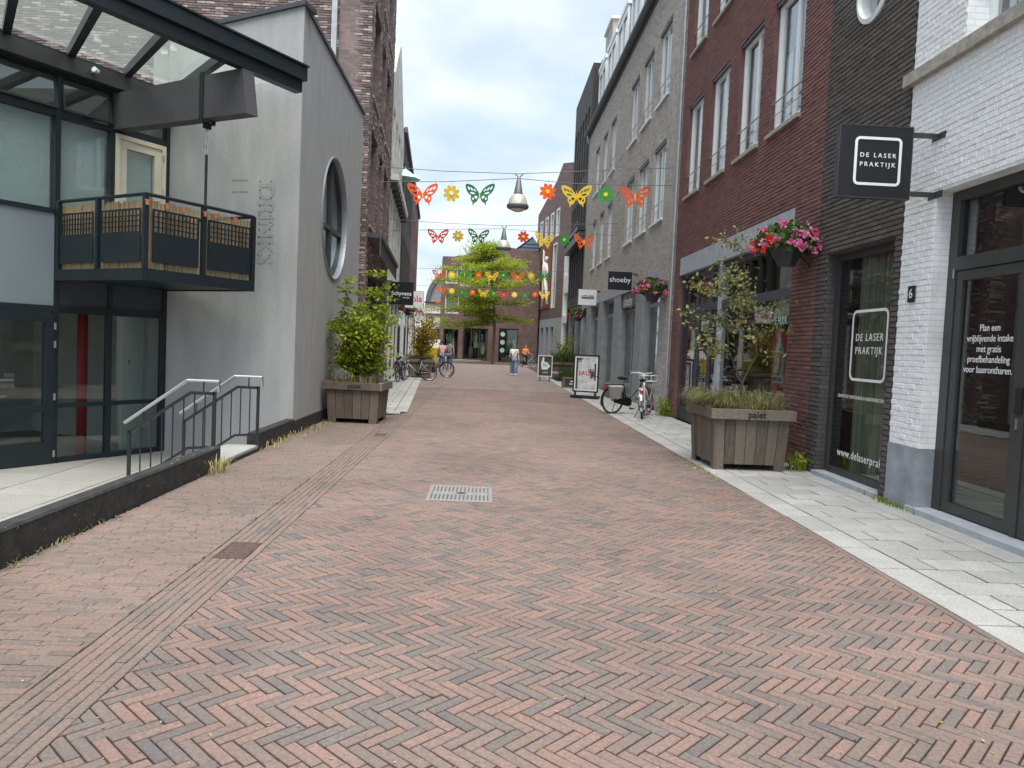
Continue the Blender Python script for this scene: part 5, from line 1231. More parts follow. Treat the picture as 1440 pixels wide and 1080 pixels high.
# slender tree in the right planter
wd = MB(); lf = MB(); base = Vector((3.70, 10.88, .79))
t1 = limb(wd, base, base+Vector((.03, 0, .40)), .022, .018, .01, 3)[-1]
stemA = [t1, t1+Vector((.10,0,.25)), t1+Vector((.19,0,.42)), t1+Vector((.15,0,.75)), t1+Vector((.12,.02,1.05)), t1+Vector((-.03,.05,1.5)), t1+Vector((-.06,.05,1.95))]
stemB = [t1, t1+Vector((-.09,.02,.2)), t1+Vector((-.2,.05,.45)), t1+Vector((-.27,.06,.9)), t1+Vector((-.30,.08,1.35))]
wd.tube(stemA, [.017,.015,.014,.012,.009,.006,.002], 6); wd.tube(stemB, [.014,.012,.010,.007,.003], 6)
tips = []
for st, rng_ in ((stemA, (3, 4, 5, 6)), (stemB, (2, 3, 4))):
    for i in rng_:
        for j in range(4):
            p = Vector(st[i])+gv(.05); L_ = RG.uniform(.18, .55); d = Vector((RG.uniform(-1.0, .35), RG.uniform(-.6, .6), RG.uniform(-.1, .45))).normalized()*L_
            wd.tube([p, p+d*.5+Vector((0,0,.02)), p+d], [.005,.004,.002], 4); tips += [p+d*.4, p+d*.7, p+d]
for p0_, d in ((stemA[4], Vector((.62,.1,.22))), (stemA[3], Vector((.42,-.1,.1))), (stemB[2], Vector((-.48,0,.12))), (stemB[3], Vector((-.62,.1,.12))), (stemB[4], Vector((-.5,0,.1))), (stemA[2], Vector((.32,0,.05)))):
    p = Vector(p0_); wd.tube([p, p+d*.6, p+d], [.006,.004,.002], 4); tips += [p+d*.5, p+d*.75, p+d]
for q in tips: cluster(lf, q, 11, (.06,.06,.045), .07, .3, .6)
for q in (t1+Vector((-.05,.05,1.2)), t1+Vector((-.12,.05,1.0)), t1+Vector((-.1,.0,1.4))): cluster(lf, q, 90, (.12,.12,.16), .068, .3, .6)
plant('young_tree', 'slender twin-stemmed tree with sparse pale leaves in the right planter', 'tree', base, wd, lf, 'bark_green', 'leaf_olive')
gs = MB()
for k in range(1500):
    x = RG.uniform(-.5, .5); y = RG.uniform(-.5, .5); out = Vector((x*.3-.05, y*.25, 0)); hh = .10+.26*RG.random()**2+.10*(1+math.sin(x*9+y*7))/2
    blade(gs, base+Vector((x, y, 0)), hh, out+Vector((RG.gauss(0,.10), RG.gauss(0,.08), 0)), .005)
for k in range(320):
    x = -.42+RG.uniform(-.12,.12); y = RG.uniform(-.5,.45); blade(gs, base+Vector((x, y, 0)), RG.uniform(.2, .4), Vector((-.28+RG.gauss(0,.06), RG.gauss(0,.06)-.05, 0)), .005)
o = stuff(gs.obj('ornamental_grass', 'grass')); o['label'] = 'arching grasses around the slender tree in the right planter'; o['category'] = 'grass'
# shrub in the far left planter, bush in the far right one
wd = MB(); lf = MB(); base = Vector((-3.02, 34, .8))
for k in range(10):
    top = base+Vector((RG.uniform(-.55,.6), RG.uniform(-.5,.5), RG.uniform(1.0, 2.3))); pts = limb(wd, base, top, .02, .004, .1, 6)
    for p in pts[2:]: cluster(lf, p, 60, (.17,.17,.13), .12, .6)
plant('autumn_shrub', 'yellow and orange shrub in the planter beside parked bicycles', 'shrub', base, wd, lf, 'bark_green', 'leaf_autumn')
gs = MB()
for k in range(500):
    x = RG.uniform(-.5,.5); y = RG.uniform(-.5,.5); blade(gs, base+Vector((x, y, 0)), RG.uniform(.15,.4), (x*.5+RG.gauss(0,.08), y*.5, 0), .008)
o = stuff(gs.obj('ornamental_grass', 'grass')); o['label'] = 'grasses under the orange-tinged shrub'; o['category'] = 'grass'
wd = MB(); lf = MB(); base = Vector((4.0, 40.6, .8))
for k in range(9):
    top = base+Vector((RG.uniform(-.6,.5), RG.uniform(-.5,.5), RG.uniform(.5, 1.5))); pts = limb(wd, base, top, .02, .004, .1, 5)
    for p in pts[1:]: cluster(lf, p, 20, (.16,.16,.12), .11, .6)
plant('leafy_bush', 'green bush in the planter behind the signboards on the right', 'shrub', base, wd, lf, 'bark_green', 'leaf_green')
gs = MB()
for k in range(900):
    x = RG.uniform(-.6,.6); y = RG.uniform(-.6,.4); blade(gs, Vector((4.0+x, 40.4+y*.5, .75)) if k < 450 else Vector((3.95+x*.7, 36.5+y, .0)), RG.uniform(.3,.9), (x*.3+RG.gauss(0,.1), RG.gauss(0,.1), 0), .01)
o = stuff(gs.obj('ornamental_grass', 'leaf_dark')); o['label'] = 'tall dark green grasses in and before the far right planter'; o['category'] = 'grass'

# flower baskets
def basket(label, wall, out, z, n=1.0):
    c = wall+out*.36; c.z = z
    t = thing('flower_basket', label, 'flower basket', c, group='hanging geranium baskets')
    m = MB(); m.lathe([(.0,-.30),(.13,-.28),(.20,-.15),(.30,.0),(.31,.04),(.27,.04),(.0,.0)], 8, c); m.obj('bowl', 'frame_anthracite', t)
    m = MB(); m.bar(wall+Vector((0,0,z-.02)), c+Vector((0,0,-.02)), .03); m.bar(wall+Vector((0,0,z-.28)), c+Vector((0,0,-.06))-out*.1, .02); m.obj('bracket', 'black_metal', t)
    lv = MB(); pk = MB(); rd_ = MB()
    for k in range(int(1250*n)):
        d = rdir(); d.z = abs(d.z)*.95-.36; r = RG.uniform(.6, 1.05); p = c+Vector((d.x*.46*r, d.y*.46*r, d.z*.40*r+.08)); leaf(lv, p, .10, d+gv(.4), asp=.9)
    for k in range(int(34*n)):
        d = rdir(); d.z = abs(d.z)*1.0-.40
        if d.y > .5: d.y *= -1
        p = c+Vector((d.x*.52, d.y*.50, d.z*.44+.08)); tgt = pk if RG.random() < (.35 if d.x < -.5 else .85) else rd_
        for j in range(16): leaf(tgt, p+gv(.026), .05, d+gv(.5), asp=.85)
    lv.obj('foliage', 'leaf_dark', t); pk.obj('pink_blossom', 'petal_pink', t); rd_.obj('red_blossom', 'petal_red', t)
basket('large basket of pink and red geraniums on the dark red brick wall', Vector((4.66, 10.95, 0)), Vector((-1,0,0)), 3.22)
basket('basket of pink geraniums on the grey brick corner pilaster', Vector((4.66, 19.95, 0)), Vector((-1,0,0)), 3.22)
basket('far right basket of red flowers on the last grey column', Vector((4.66, 36.4, 0)), Vector((-1,0,0)), 3.22, .6)
basket('basket of red flowers under the jola signs on the left row', Vector((-4.62, 40.0, 0)), Vector((1,0,0)), 3.25, .6)

# weeds and tufts
def tuft(label, c, n, h, sp, mat='grass', leafy=False):
    m = MB()
    for k in range(n):
        p = Vector(c)+Vector((RG.gauss(0, sp[0]), RG.gauss(0, sp[1]), 0))
        if leafy and k % 2: leaf(m, p+Vector((0,0,RG.uniform(.03,h*.8))), min(h*.4, .11), rdir()+Vector((0,0,.7)), asp=.35)
        else: blade(m, p, RG.uniform(.4, 1)*h, (RG.gauss(0, h*.35), RG.gauss(0, h*.35), 0), .006)
    tag(m.obj('weed_tuft', mat), label, 'weeds', 'weeds between the paving')
tuft('green weed clump at the foot of the black brick wall', (4.52, 10.62, 0), 130, .30, (.10,.10), 'leaf_green', True)
tuft('tall green weeds at the foot of the grey brick corner', (4.52, 18.9, 0), 160, .55, (.06,.22), 'leaf_green', True)
tuft('mossy weeds along the foot of the white plinth', (4.58, 8.3, 0), 160, .06, (.03,.22), 'leaf_green', True)
tuft('dry pale grass tuft at the end of the low black wall', (-3.05, 8.75, 0), 60, .24, (.05,.16), 'grass_dry')
tuft('dry pale grass along the short black wall', (-3.05, 11.6, 0), 80, .13, (.05,.55), 'grass_dry')
tuft('dry straw and weeds beside the left planter', (-2.98, 13.4, 0), 110, .07, (.08,.6), 'grass_dry')
tuft('straw scattered beside the right planter', (3.02, 10.6, 0), 140, .04, (.06,.5), 'grass_dry')
tuft('small weeds at the foot of the low black wall', (-3.08, 5.4, 0), 70, .06, (.02,.6), 'grass')
m1 = MB()
for k in range(420):
    y = 2.6+RG.random()**2*14; x = RG.uniform(-2.9, 3.0); leaf(m1, Vector((x, y, .006)), RG.uniform(.008,.022), Vector((RG.gauss(0,.2), RG.gauss(0,.2), 1)), asp=.6, fold=.1)
o = stuff(m1.obj('street_litter', 'grass_dry')); o['label'] = 'tiny leaves and straw scattered over the brick street'; o['category'] = 'litter'
m1 = MB()
for k in range(1500):
    h = HB[RG.randrange(len(HB))]
    if h[3] > 9: continue
    q = h[0][RG.randrange(len(h[0]))]
    if RG.random() < .6 and q[0] < .3: continue
    leaf(m1, Vector((q[0], q[1], .001)), RG.uniform(.010,.022), Vector((RG.gauss(0,.3), RG.gauss(0,.3), 1)), asp=.7)
o = stuff(m1.obj('joint_moss', 'leaf_green')); o['label'] = 'specks of moss in the joints of the brick street'; o['category'] = 'moss'

# tree in front of the end building
wd = MB(); lf = MB(); tb_ = Vector((.41, 63.5, 0))
limb(wd, tb_, tb_+Vector((.05, 0, 4.0)), .16, .12, .05, 6); limb(wd, tb_+Vector((.05,0,4)), tb_+Vector((-.3, 0, 9.6)), .12, .03, .15, 6)
for k in range(46):
    z = 3.2+6.7*((k+.5)/46); side = RG.uniform(0, 6.283); reach = (4.7 if z < 7.4 else 4.5-1.3*(z-7.4))*RG.uniform(.55, 1.0)
    a = tb_+Vector((.05-.06*(z-4 if z > 4 else 0), 0, z)); b = a+Vector((math.cos(side)*reach-.75, math.sin(side)*reach*.8, RG.uniform(-.5, .55)))
    pts = limb(wd, a, b, .05, .012, .15, 6)
    for i, p in enumerate(pts[2:]):
        cluster(lf, p+Vector((0,0,.05)), 62, (.40,.40,.13), .20, 1.4, .5)
        q = p+Vector((RG.gauss(0,.5), RG.gauss(0,.5), RG.gauss(0,.12))); cluster(lf, q, 44, (.36,.36,.12), .20, 1.4, .5)
plant('street_tree', 'light green layered tree standing in front of the end building', 'tree', tb_, wd, lf, 'bark', 'leaf_tree')

# ------------------------------------------------------------------ bicycles
def bicycle(label, loc, rz, col='bike_black', tyre='rubber', lean=.06, pannier=False, basket=False, group='parked bicycles', steer=0, full=True):
    t = thing('bicycle', label, 'bicycle', loc, 0, group); t.rotation_euler = (lean, 0, rz)
    r = .34
    for k, x in enumerate((0, 1.08)):
        Wt = Matrix.Identity(4)
        if k and steer: Wt = Matrix.Translation((1.0, 0, 0)) @ Matrix.Rotation(steer, 4, 'Z') @ Matrix.Translation((-1.0, 0, 0))
        m = MB(Wt); ring = [(x+r*math.cos(2*math.pi*i/28), 0, r+.005+r*math.sin(2*math.pi*i/28)) for i in range(29)]; m.tube(ring, .021, 7, cap=False); w = m.obj('wheel', tyre if not (tyre == 'pink_rubber' and k == 0) else 'rubber', t, smooth=True, local=True)
        m = MB(Wt); ring = [(x+(r-.03)*math.cos(2*math.pi*i/28), 0, r+.005+(r-.03)*math.sin(2*math.pi*i/28)) for i in range(29)]; m.tube(ring, .011, 6, cap=False); m.obj('rim', 'chrome', w, local=True)
        m = MB(Wt)
        for i in range(18):
            a = 2*math.pi*i/18; m.tube([(x, .02 if i % 2 else -.02, r), (x+(r-.035)*math.cos(a+.25*(1 if i % 2 else -1)), 0, r+(r-.035)*math.sin(a+.25*(1 if i % 2 else -1)))], .0022, 3, cap=False)
        m.tube([(x,-.05,r),(x,.05,r)], .02, 8); m.obj('spokes', 'chrome', w, local=True)
        m = MB(Wt); arc = [(x+(r+.035)*math.cos(a), 0, r+(r+.035)*math.sin(a)) for a in [R(d) for d in (range(20, 215, 13) if k == 0 else range(15, 170, 13))]]
        for p, q in zip(arc[:-1], arc[1:]): m.bar(p, q, .05, .006)
        m.obj('mudguard', col, t, local=True)
    m = MB(); bb = (.45, 0, .30); st = (.30, 0, .78); hd = (.90, 0, .83)
    m.tube([bb, st], .017, 7); m.tube([(.87,0,.68), (.62,0,.45), bb], .018, 7); m.tube([hd, (.87,0,.66)], .020, 7); m.tube([(0,.05,r), (.2,.03,.33), bb], .011, 6); m.tube([(0,-.05,r), (.2,-.03,.33), bb], .011, 6); m.tube([(0,.05,r), (.31,.02,.72)], .009, 6); m.tube([(0,-.05,r), (.31,-.02,.72)], .009, 6)
    m.obj('frame', col, t, local=True, smooth=True)
    S = Matrix.Translation((.90, 0, 0)) @ Matrix.Rotation(steer, 4, 'Z') @ Matrix.Translation((-.90, 0, 0))
    m = MB(S); m.tube([(1.08,.05,r),(1.0,.045,.52),(.92,.03,.68),(.92,-.03,.68),(1.0,-.045,.52),(1.08,-.05,r)], .011, 6); m.obj('fork', col, t, local=True, smooth=True)
    m = MB(S); m.tube([(.90,0,.80),(.885,0,1.04)], .013, 7); m.tube([(.62,.29,1.03),(.80,.27,1.08),(.93,.12,1.06),(.90,0,1.04),(.93,-.12,1.06),(.80,-.27,1.08),(.62,-.29,1.03)], .011, 7); hb = m.obj('handlebar', 'chrome' if col != 'bike_white' else 'bike_white', t, local=True, smooth=True)
    for s in (-1, 1):
        m = MB(S); m.tube([(.62,.29*s,1.03),(.72,.285*s,1.055)], .017, 7); m.obj('grip', 'rubber', hb, local=True)
    m = MB(S); m.lathe([(0,-.03),(.035,-.02),(.04,.03),(0,.035)], 8, (1.0, 0, .90), axis='x'); m.obj('headlight', 'chrome', t, local=True)
    m = MB(); m.add([(.13,-.08,.93),(.13,.08,.93),(.25,.09,.93),(.40,.03,.92),(.43,0,.91),(.40,-.03,.92),(.25,-.09,.93), (.16,-.05,.87),(.16,.05,.87),(.40,0,.87), (.2,0,.965)], [(10,1,2),(10,2,3),(10,3,4),(10,4,5),(10,5,6),(10,6,0),(10,0,1),(0,7,8,1),(1,8,9,4,3,2),(0,6,5,4,9,7),(7,9,8)]); m.obj('saddle', 'rubber', t, local=True)
    m = MB(); m.tube([(.30,0,.76),(.27,0,.88)], .013, 7); m.obj('seat_post', 'chrome', t, local=True)
    m = MB(); m.fprism([(-.02,.40),(.0,.29),(.45,.19),(.57,.24),(.56,.37),(.45,.41)], -.075, -.05); m.obj('chain_guard', 'bike_black' if col != 'bike_white' else 'bike_white', t, local=True)
    m = MB(); m.bar((.45,-.09,.30),(.53,-.09,.15), .02, .012); m.bar((.45,.09,.30),(.37,.09,.45), .02, .012); m.tube([(.45,-.09,.30),(.45,.09,.30)], .012, 6); m.box(.49,.58,-.18,-.085,.13,.155); m.box(.33,.42,.085,.18,.44,.465); m.obj('crank', 'black_metal', t, local=True)
    m = MB(); m.tube([(.02,.06,r),(-.02,.07,.72)], .007, 5); m.tube([(.02,-.06,r),(-.02,-.07,.72)], .007, 5)
    for yy in (-.07, 0, .07): m.tube([(-.25,yy,.73),(.27,yy*.5,.74)], .007, 5)
    m.tube([(-.25,-.07,.73),(-.25,.07,.73)], .007, 5); m.obj('luggage_rack', 'black_metal' if col != 'bike_white' else 'bike_white', t, local=True)
    m = MB(); m.box(-.30,-.26,-.035,.035,.62,.69); m.obj('tail_light', 'tail_red', t, local=True)
    m = MB(); m.tube([(.12,.04,.30),(.18,.20,.01)], .009, 5); m.obj('kickstand', 'black_metal', t, local=True)
    if pannier:
        for s in (-1, 1):
            m = MB(); v = [(-.17,.08*s,.40),(.09,.08*s,.37),(.08,.15*s,.39),(-.16,.15*s,.42),(-.26,.08*s,.73),(.20,.08*s,.73),(.18,.17*s,.70),(-.24,.17*s,.70)]
            m.add(v, [(0,3,2,1),(4,5,6,7),(0,1,5,4),(1,2,6,5),(2,3,7,6),(3,0,4,7)]); m.obj('pannier', 'canvas_grey', t, local=True)
    if basket:
        m = MB(S)
        for z in (.86, 1.0): m.tube([(.98,-.17,z),(1.25,-.19,z),(1.25,.19,z),(.98,.17,z),(.98,-.17,z)], .009, 5)
        for i in range(7): m.tube([(1.0+.04*i,-.18,.86),(1.0+.04*i,.18,.86)], .006, 4)
        for q in ((.98,-.17),(1.25,-.19),(1.25,.19),(.98,.17),(1.25,0)): m.tube([(q[0],q[1],.86),(q[0],q[1],1.0)], .006, 4)
        m.tube([(1.12,.15,.86),(1.08,.05,.36)], .007, 5); m.tube([(1.12,-.15,.86),(1.08,-.05,.36)], .007, 5); m.obj('front_carrier', 'bike_white' if col == 'bike_white' else 'black_metal', t, local=True)
    return t
bicycle('black city bicycle with grey panniers beside the SALE board', (3.2, 18.95, 0), math.atan2(.55, .95), 'bike_black', pannier=True, steer=.5)
bicycle('white transport bicycle with pink front tyre by the grey brick corner', (3.74, 17.8, 0), math.atan2(1.05, .28), 'bike_white', 'pink_rubber', basket=True, steer=-.45, lean=-.05)
bicycle('silver grey bicycle in front of the planter with orange shrub', (-2.42, 31.6, 0), math.atan2(-.35, -1.0), 'bike_grey', lean=.08, steer=.6)
bicycle('black bicycle leaning by the white shop posts', (-3.55, 32.1, 0), math.atan2(.8, -.3), 'bike_black', lean=-.08)
bicycle('black bicycle half hidden behind the leafy green shrub', (-3.42, 29.2, 0), math.atan2(1, .1), 'bike_black', lean=-.06)
bicycle('black bicycle with child seat nearest the two standing people', (-2.95, 35.2, 0), math.atan2(.05, 1), 'bike_black', lean=.05, pannier=True)
bicycle('black bicycle behind the silver one on the left', (-3.0, 36.4, 0), math.atan2(.3, 1), 'bike_black', lean=.05)
bicycle('pale teal bicycle held by the woman in orange', (2.55, 58.3, 0), math.atan2(-.15, 1), 'bike_teal', lean=.0, basket=True, group='bicycles in use')

# ------------------------------------------------------------------ people
def skin_mesh(name, verts, edges, rad, sub=2, root=0):
    me = bpy.data.meshes.new(name); me.from_pydata(verts, edges, []); o = bpy.data.objects.new('tmp', me); COL.objects.link(o)
    md = o.modifiers.new('s', 'SKIN'); md.use_smooth_shade = True
    if not me.skin_vertices: 
        bpy.context.view_layer.objects.active = o
    for i, s in enumerate(me.skin_vertices[0].data):
        r_ = rad[i]; s.radius = r_ if isinstance(r_, tuple) else (r_, r_); s.use_root = (i == root)
    sd = o.modifiers.new('u', 'SUBSURF'); sd.levels = sub; sd.render_levels = sub
    dg = bpy.context.evaluated_depsgraph_get(); dg.update()
    out = bpy.data.meshes.new_from_object(o.evaluated_get(dg)); bpy.data.objects.remove(o); out.name = name
    return out
def person(label, loc, rz, top, bottom, hair='hair_dark', stride=.1, arms='down', long_hair=False, skirt=False, glasses=False, bag=False, shoes='cloth_white', h=1.68):
    t = thing('person', label, 'person', loc, rz); k = h/1.70
    V = lambda x, y, z: (x*k, y*k, z*k)     # facing -y
    hips = (0, 0, .93); names = {}; vs = []; es = []; rd = []
    def add(n, p, r, par=None):
        names[n] = len(vs); vs.append(V(*p)); rd.append(tuple(q*k for q in r) if isinstance(r, tuple) else r*k)
        if par: es.append((names[par], names[n]))
    add('pel', hips, (.15, .11)); add('waist', (0, 0, 1.08), (.125, .095), 'pel'); add('chest', (0, 0, 1.28), (.15, .105), 'waist'); add('neckb', (0, .005, 1.43), (.07, .06), 'chest'); add('neck', (0, 0, 1.50), .05, 'neckb'); add('jaw', (0, -.02, 1.555), (.058, .07), 'neck'); add('head', (0, -.005, 1.63), (.075, .092), 'jaw'); add('crown', (0, 0, 1.69), (.05, .06), 'head')
    hand = {}
    for s, nm in ((1, 'l'), (-1, 'r')):
        st = stride*s
        add(nm+'hip', (.09*s, 0, .88), .095, 'pel'); add(nm+'knee', (.10*s, -st*.6-.01, .50), .06, nm+'hip'); add(nm+'calf', (.10*s, -st*.8+.01, .34), .052, nm+'knee'); add(nm+'ank', (.10*s, -st+.02, .09), .036, nm+'calf'); add(nm+'toe', (.11*s, -st-.13, .035), .034, nm+'ank')
        add(nm+'sh', (.175*s, 0, 1.385), .058, 'chest')
        if arms == 'down': e, w, hd_ = (.235*s, .03, 1.12), (.25*s, -.05-st*.4, .89), (.25*s, -.08-st*.4, .80)
        elif arms == 'fwd': e, w, hd_ = (.24*s, -.08, 1.14), (.22*s, -.33, 1.06), (.22*s, -.41, 1.06)
        else: e, w, hd_ = (.25*s, -.02, 1.13), (.12*s, -.24, 1.05), (.06*s, -.29, 1.06)
        add(nm+'el', e, .041, nm+'sh'); add(nm+'wr', w, .028, nm+'el'); add(nm+'palm', hd_, (.034, .022), nm+'wr'); hand[nm] = (Vector(V(*w)), Vector(V(*hd_)), s)
    me = skin_mesh('body', vs, es, rd); me.materials.append(MT['skin'])
    bm = bmesh.new(); bm.from_mesh(me)
    def tube_in(pts, r0, r1):
        q = MB(); q.tube(pts, [r0+(r1-r0)*i/(len(pts)-1) for i in range(len(pts))], 6); base = [bm.verts.new(v) for v in q.v]
        for f in q.f:
            try: bm.faces.new([base[i] for i in f])
            except Exception: pass
    for nm in hand:
        w, hd_, s = hand[nm]; d = (hd_-w).normalized(); sd = d.cross(Vector((1, 0, 0))).normalized()
        for j, (o_, L_) in enumerate(((-.025,.062),(-.009,.075),(.008,.07),(.024,.055))):
            a = hd_+sd*o_+d*.005; tube_in([a, a+d*L_*.5+Vector((-.006*s,0,0)), a+d*L_*.9+Vector((-.02*s,0,0))], .009, .006)
        a = w.lerp(hd_, .5)-sd*.02; tube_in([a, a+d*.03-sd*.025, a+d*.06-sd*.03], .010, .007)
    tube_in([V(0,-.085,1.645), V(0,-.112,1.615), V(0,-.09,1.605)], .010*k, .012*k)
    for s in (-1, 1): tube_in([V(.078*s,0,1.60), V(.088*s,.005,1.64)], .014*k, .012*k)
    bm.to_mesh(me); bm.free()
    for p in me.polygons: p.use_smooth = True
    b = link('body', me, t, local=True)
    sub = lambda ns, gr: ([vs[names[n]] for n in ns], [rd[names[n]] for n in ns], gr)
    def garment(nm, chain, edges, grow, mat, ext=None):
        pv = [Vector(vs[names[c]]) if isinstance(c, str) else Vector(c) for c in chain]; rr = []
        for c, g_ in zip(chain, grow): base_r = rd[names[c]] if isinstance(c, str) else (0, 0); rr.append(tuple((q+g_) for q in (base_r if isinstance(base_r, tuple) else (base_r, base_r))))
        g2 = skin_mesh(nm, [tuple(p) for p in pv], edges, rr, 2); g2.materials.append(MT[mat]); return link(nm, g2, t, local=True)
    le = [Vector(vs[names['lsh']]).lerp(Vector(vs[names['lel']]), .75), Vector(vs[names['rsh']]).lerp(Vector(vs[names['rel']]), .75)]
    garment('shirt', ['pel', 'waist', 'chest', 'neckb', 'lsh', tuple(le[0]), 'rsh', tuple(le[1])], [(0,1),(1,2),(2,3),(2,4),(4,5),(2,6),(6,7)], [.022,.028,.020,.008,.018,.066*k,.018,.066*k], top)
    if skirt: garment('trousers', ['pel', 'lhip', 'lknee', 'lcalf', 'lank', 'rhip', 'rknee', 'rcalf', 'rank'], [(0,1),(1,2),(2,3),(3,4),(0,5),(5,6),(6,7),(7,8)], [.01,.02,.045,.06,.075,.02,.045,.06,.075], bottom)
    else: garment('trousers', ['pel', 'lhip', 'lknee', 'lcalf', 'lank', 'rhip', 'rknee', 'rcalf', 'rank'], [(0,1),(1,2),(2,3),(3,4),(0,5),(5,6),(6,7),(7,8)], [.01,.015,.018,.016,.02,.015,.018,.016,.02], bottom)
    for nm in ('l', 'r'):
        garment('shoe', [nm+'ank', nm+'toe'], [(0, 1)], [.012, .012], shoes)
    hv = [V(0,.015,1.70), V(0,.045,1.64), V(0,.06,1.56)]+([V(0,.08,1.42), V(0,.085,1.28)] if long_hair else [])
    hm = skin_mesh('hair', hv, [(i, i+1) for i in range(len(hv)-1)], [(.082*k,.085*k),(.088*k,.075*k),(.07*k,.05*k),(.085*k,.04*k),(.06*k,.03*k)][:len(hv)], 2); hm.materials.append(MT[hair]); link('hair', hm, t, local=True)
    if glasses:
        m = MB(); m.box(-.07*k,.07*k,-.108*k,-.095*k,1.632*k,1.66*k); m.obj('sunglasses', 'black_metal', t, local=True)
    else:
        m = MB()
        for s in (-1, 1): m.lathe([(0,-.006),(.009,-.002),(0,.004)], 8, V(.032*s,-.094,1.645), axis='y')
        m.obj('eyes', 'black_metal', t, local=True)
    if bag:
        m = MB(); m.tube([V(.13,-.125,1.40), V(.0,-.15,1.2), V(-.16,-.12,.98)], .012, 5); m.box(-.26*k,-.16*k,-.12*k,.08*k,.80*k,.99*k); m.obj('shoulder_bag', 'cloth_black', t, local=True)
    return t
person('woman in white t-shirt and wide blue trousers walking towards the camera', (1.45, 40.9, 0), 0, 'cloth_white', 'cloth_blue', stride=.13, skirt=True, glasses=True, bag=True)
person('woman in orange top and black trousers holding a bicycle', (2.95, 58.9, 0), R(15), 'cloth_orange', 'cloth_black', arms='fwd', long_hair=True, stride=.05)
person('person in pink shirt seen from behind by the bicycles', (-2.62, 43.5, 0), R(200), 'cloth_pink', 'cloth_denim', arms='front', stride=.04, h=1.72)
person('person in grey shirt seen from behind beside the pink shirt', (-2.22, 44.4, 0), R(165), 'cloth_grey', 'cloth_denim', arms='down', stride=.04, h=1.76)
# yellow delivery box cart
yc = thing('cargo_cart', 'bright yellow box cart standing behind the parked bicycles', 'cart', (-3.75, 47, 0))
m1 = MB(); m1.add([(-4.3,46.5,.45),(-3.2,46.5,.45),(-3.2,47.5,.45),(-4.3,47.5,.45),(-4.4,46.4,1.25),(-3.1,46.4,1.25),(-3.1,47.6,1.25),(-4.4,47.6,1.25)], [(0,3,2,1),(4,5,6,7),(0,1,5,4),(1,2,6,5),(2,3,7,6),(3,0,4,7)]); m1.obj('box', 'yellow_paint', yc)
m1 = MB(); m1.add([(-4.4,47.3,1.27),(-3.1,47.3,1.27),(-3.0,47.6,1.8),(-4.1,47.6,1.8)], [(0,1,2,3),(3,2,1,0)]); m1.obj('lid', 'white_paint', yc)
for x in (-4.2, -3.3):
    m1 = MB(); m1.lathe([(0,-.03),(.25,-.03),(.27,0),(.25,.03),(0,.03)], 18, (x, 46.9, .27), axis='x'); m1.obj('wheel', 'rubber', yc)
m1 = MB(); m1.tube([(-4.3,47.5,.5),(-4.3,48.4,.9),(-3.2,48.4,.9),(-3.2,47.5,.5)], .02, 6); m1.obj('push_bar', 'black_metal', yc)

# ------------------------------------------------------------------ signboards on the pavement
sb = thing('sale_board', 'black framed pavement sign with grey poster reading SALE', 'signboard', (3.22, 24.4, 0), R(-18))
m1 = MB(); rect_frame(m1, -.42, .42, .20, 1.42, .045, -.03, .03); m1.obj('frame', 'black_metal', sb, local=True)
m1 = MB(); m1.box(-.374, .374, -.012, .012, .246, 1.374); m1.obj('poster_border', 'white_paint', sb, local=True)
m1 = MB(); m1.box(-.33, .33, -.016, -.013, .30, 1.32); m1.obj('poster', 'poster_grey', sb, local=True)
m1 = MB()
for (cx, cz, n_, sp) in ((.22,.85,26,.09),(-.22,1.24,16,.06),(.25,.72,12,.06)):
    for i in range(n_): a = RG.uniform(0, 6.283); q = Vector((cx+RG.gauss(0,sp*.5), -.018, cz+RG.gauss(0,sp*.5))); d = Vector((math.cos(a), 0, math.sin(a)))*.09; s = Vector((-d.z, 0, d.x))*.18; m1.add([q-s*.3, q+d*.5+s, q+d, q+d*.5-s], [(0,1,2,3)])
m1.box(-.33,-.27,-.019,-.0175,.30,1.32); m1.box(.27,.33,-.019,-.0175,.6,1.15); m1.obj('printed_palms', 'frame_dark', sb, local=True)
tx = text('lettering', 'SALE', (-.03,-.021,.82), (1,0,0), (0,0,1), .19, 'red_text', None, spacing=1.15, bold=.002); tx.parent = sb
m1 = MB(); m1.box(-.46,.46,-.20,.20,.02,.09); m1.box(-.36,-.30,-.03,.03,.09,.20); m1.box(.30,.36,-.03,.03,.09,.20); m1.obj('base', 'black_metal', sb, local=True)
ab = thing('poster_stand', 'white framed poster stand with dark picture on small feet', 'signboard', (2.74, 35.6, 0), R(-4))
m1 = MB(); rect_frame(m1, -.34, .34, .22, 1.22, .035, -.02, .02); m1.obj('frame', 'white_paint', ab, local=True)
m1 = MB(); m1.box(-.306,.306,-.01,.01,.256,1.184); m1.obj('poster', 'poster_dark', ab, local=True)
m1 = MB(); m1.fprism([(-.16,.55),(.1,.55),(.25,.72),(.1,.9),(-.05,.92),(-.05,1.1),(-.12,1.15),(-.15,1.0),(-.2,.85)], -.014, -.011); m1.obj('printed_figure', 'offwhite', ab, local=True)
m1 = MB(); m1.fprism([(-.12,.72),(.08,.68),(.1,.8),(-.1,.86)], -.017, -.0145); m1.box(-.12,.14,-.016,-.012,.40,.44); m1.obj('printed_detail', 'screen_green', ab, local=True)
for s in (-1, 1):
    m1 = MB(); m1.box(.22*s-.02,.22*s+.02,-.015,.015,.06,.22); m1.box(.22*s-.03,.22*s+.03,-.2,.2,.0,.06); m1.obj('foot', 'black_metal', ab, local=True)
cb = thing('display_crate', 'small wooden crate with dark label standing behind the SALE board', 'crate', (3.35, 30.6, 0))
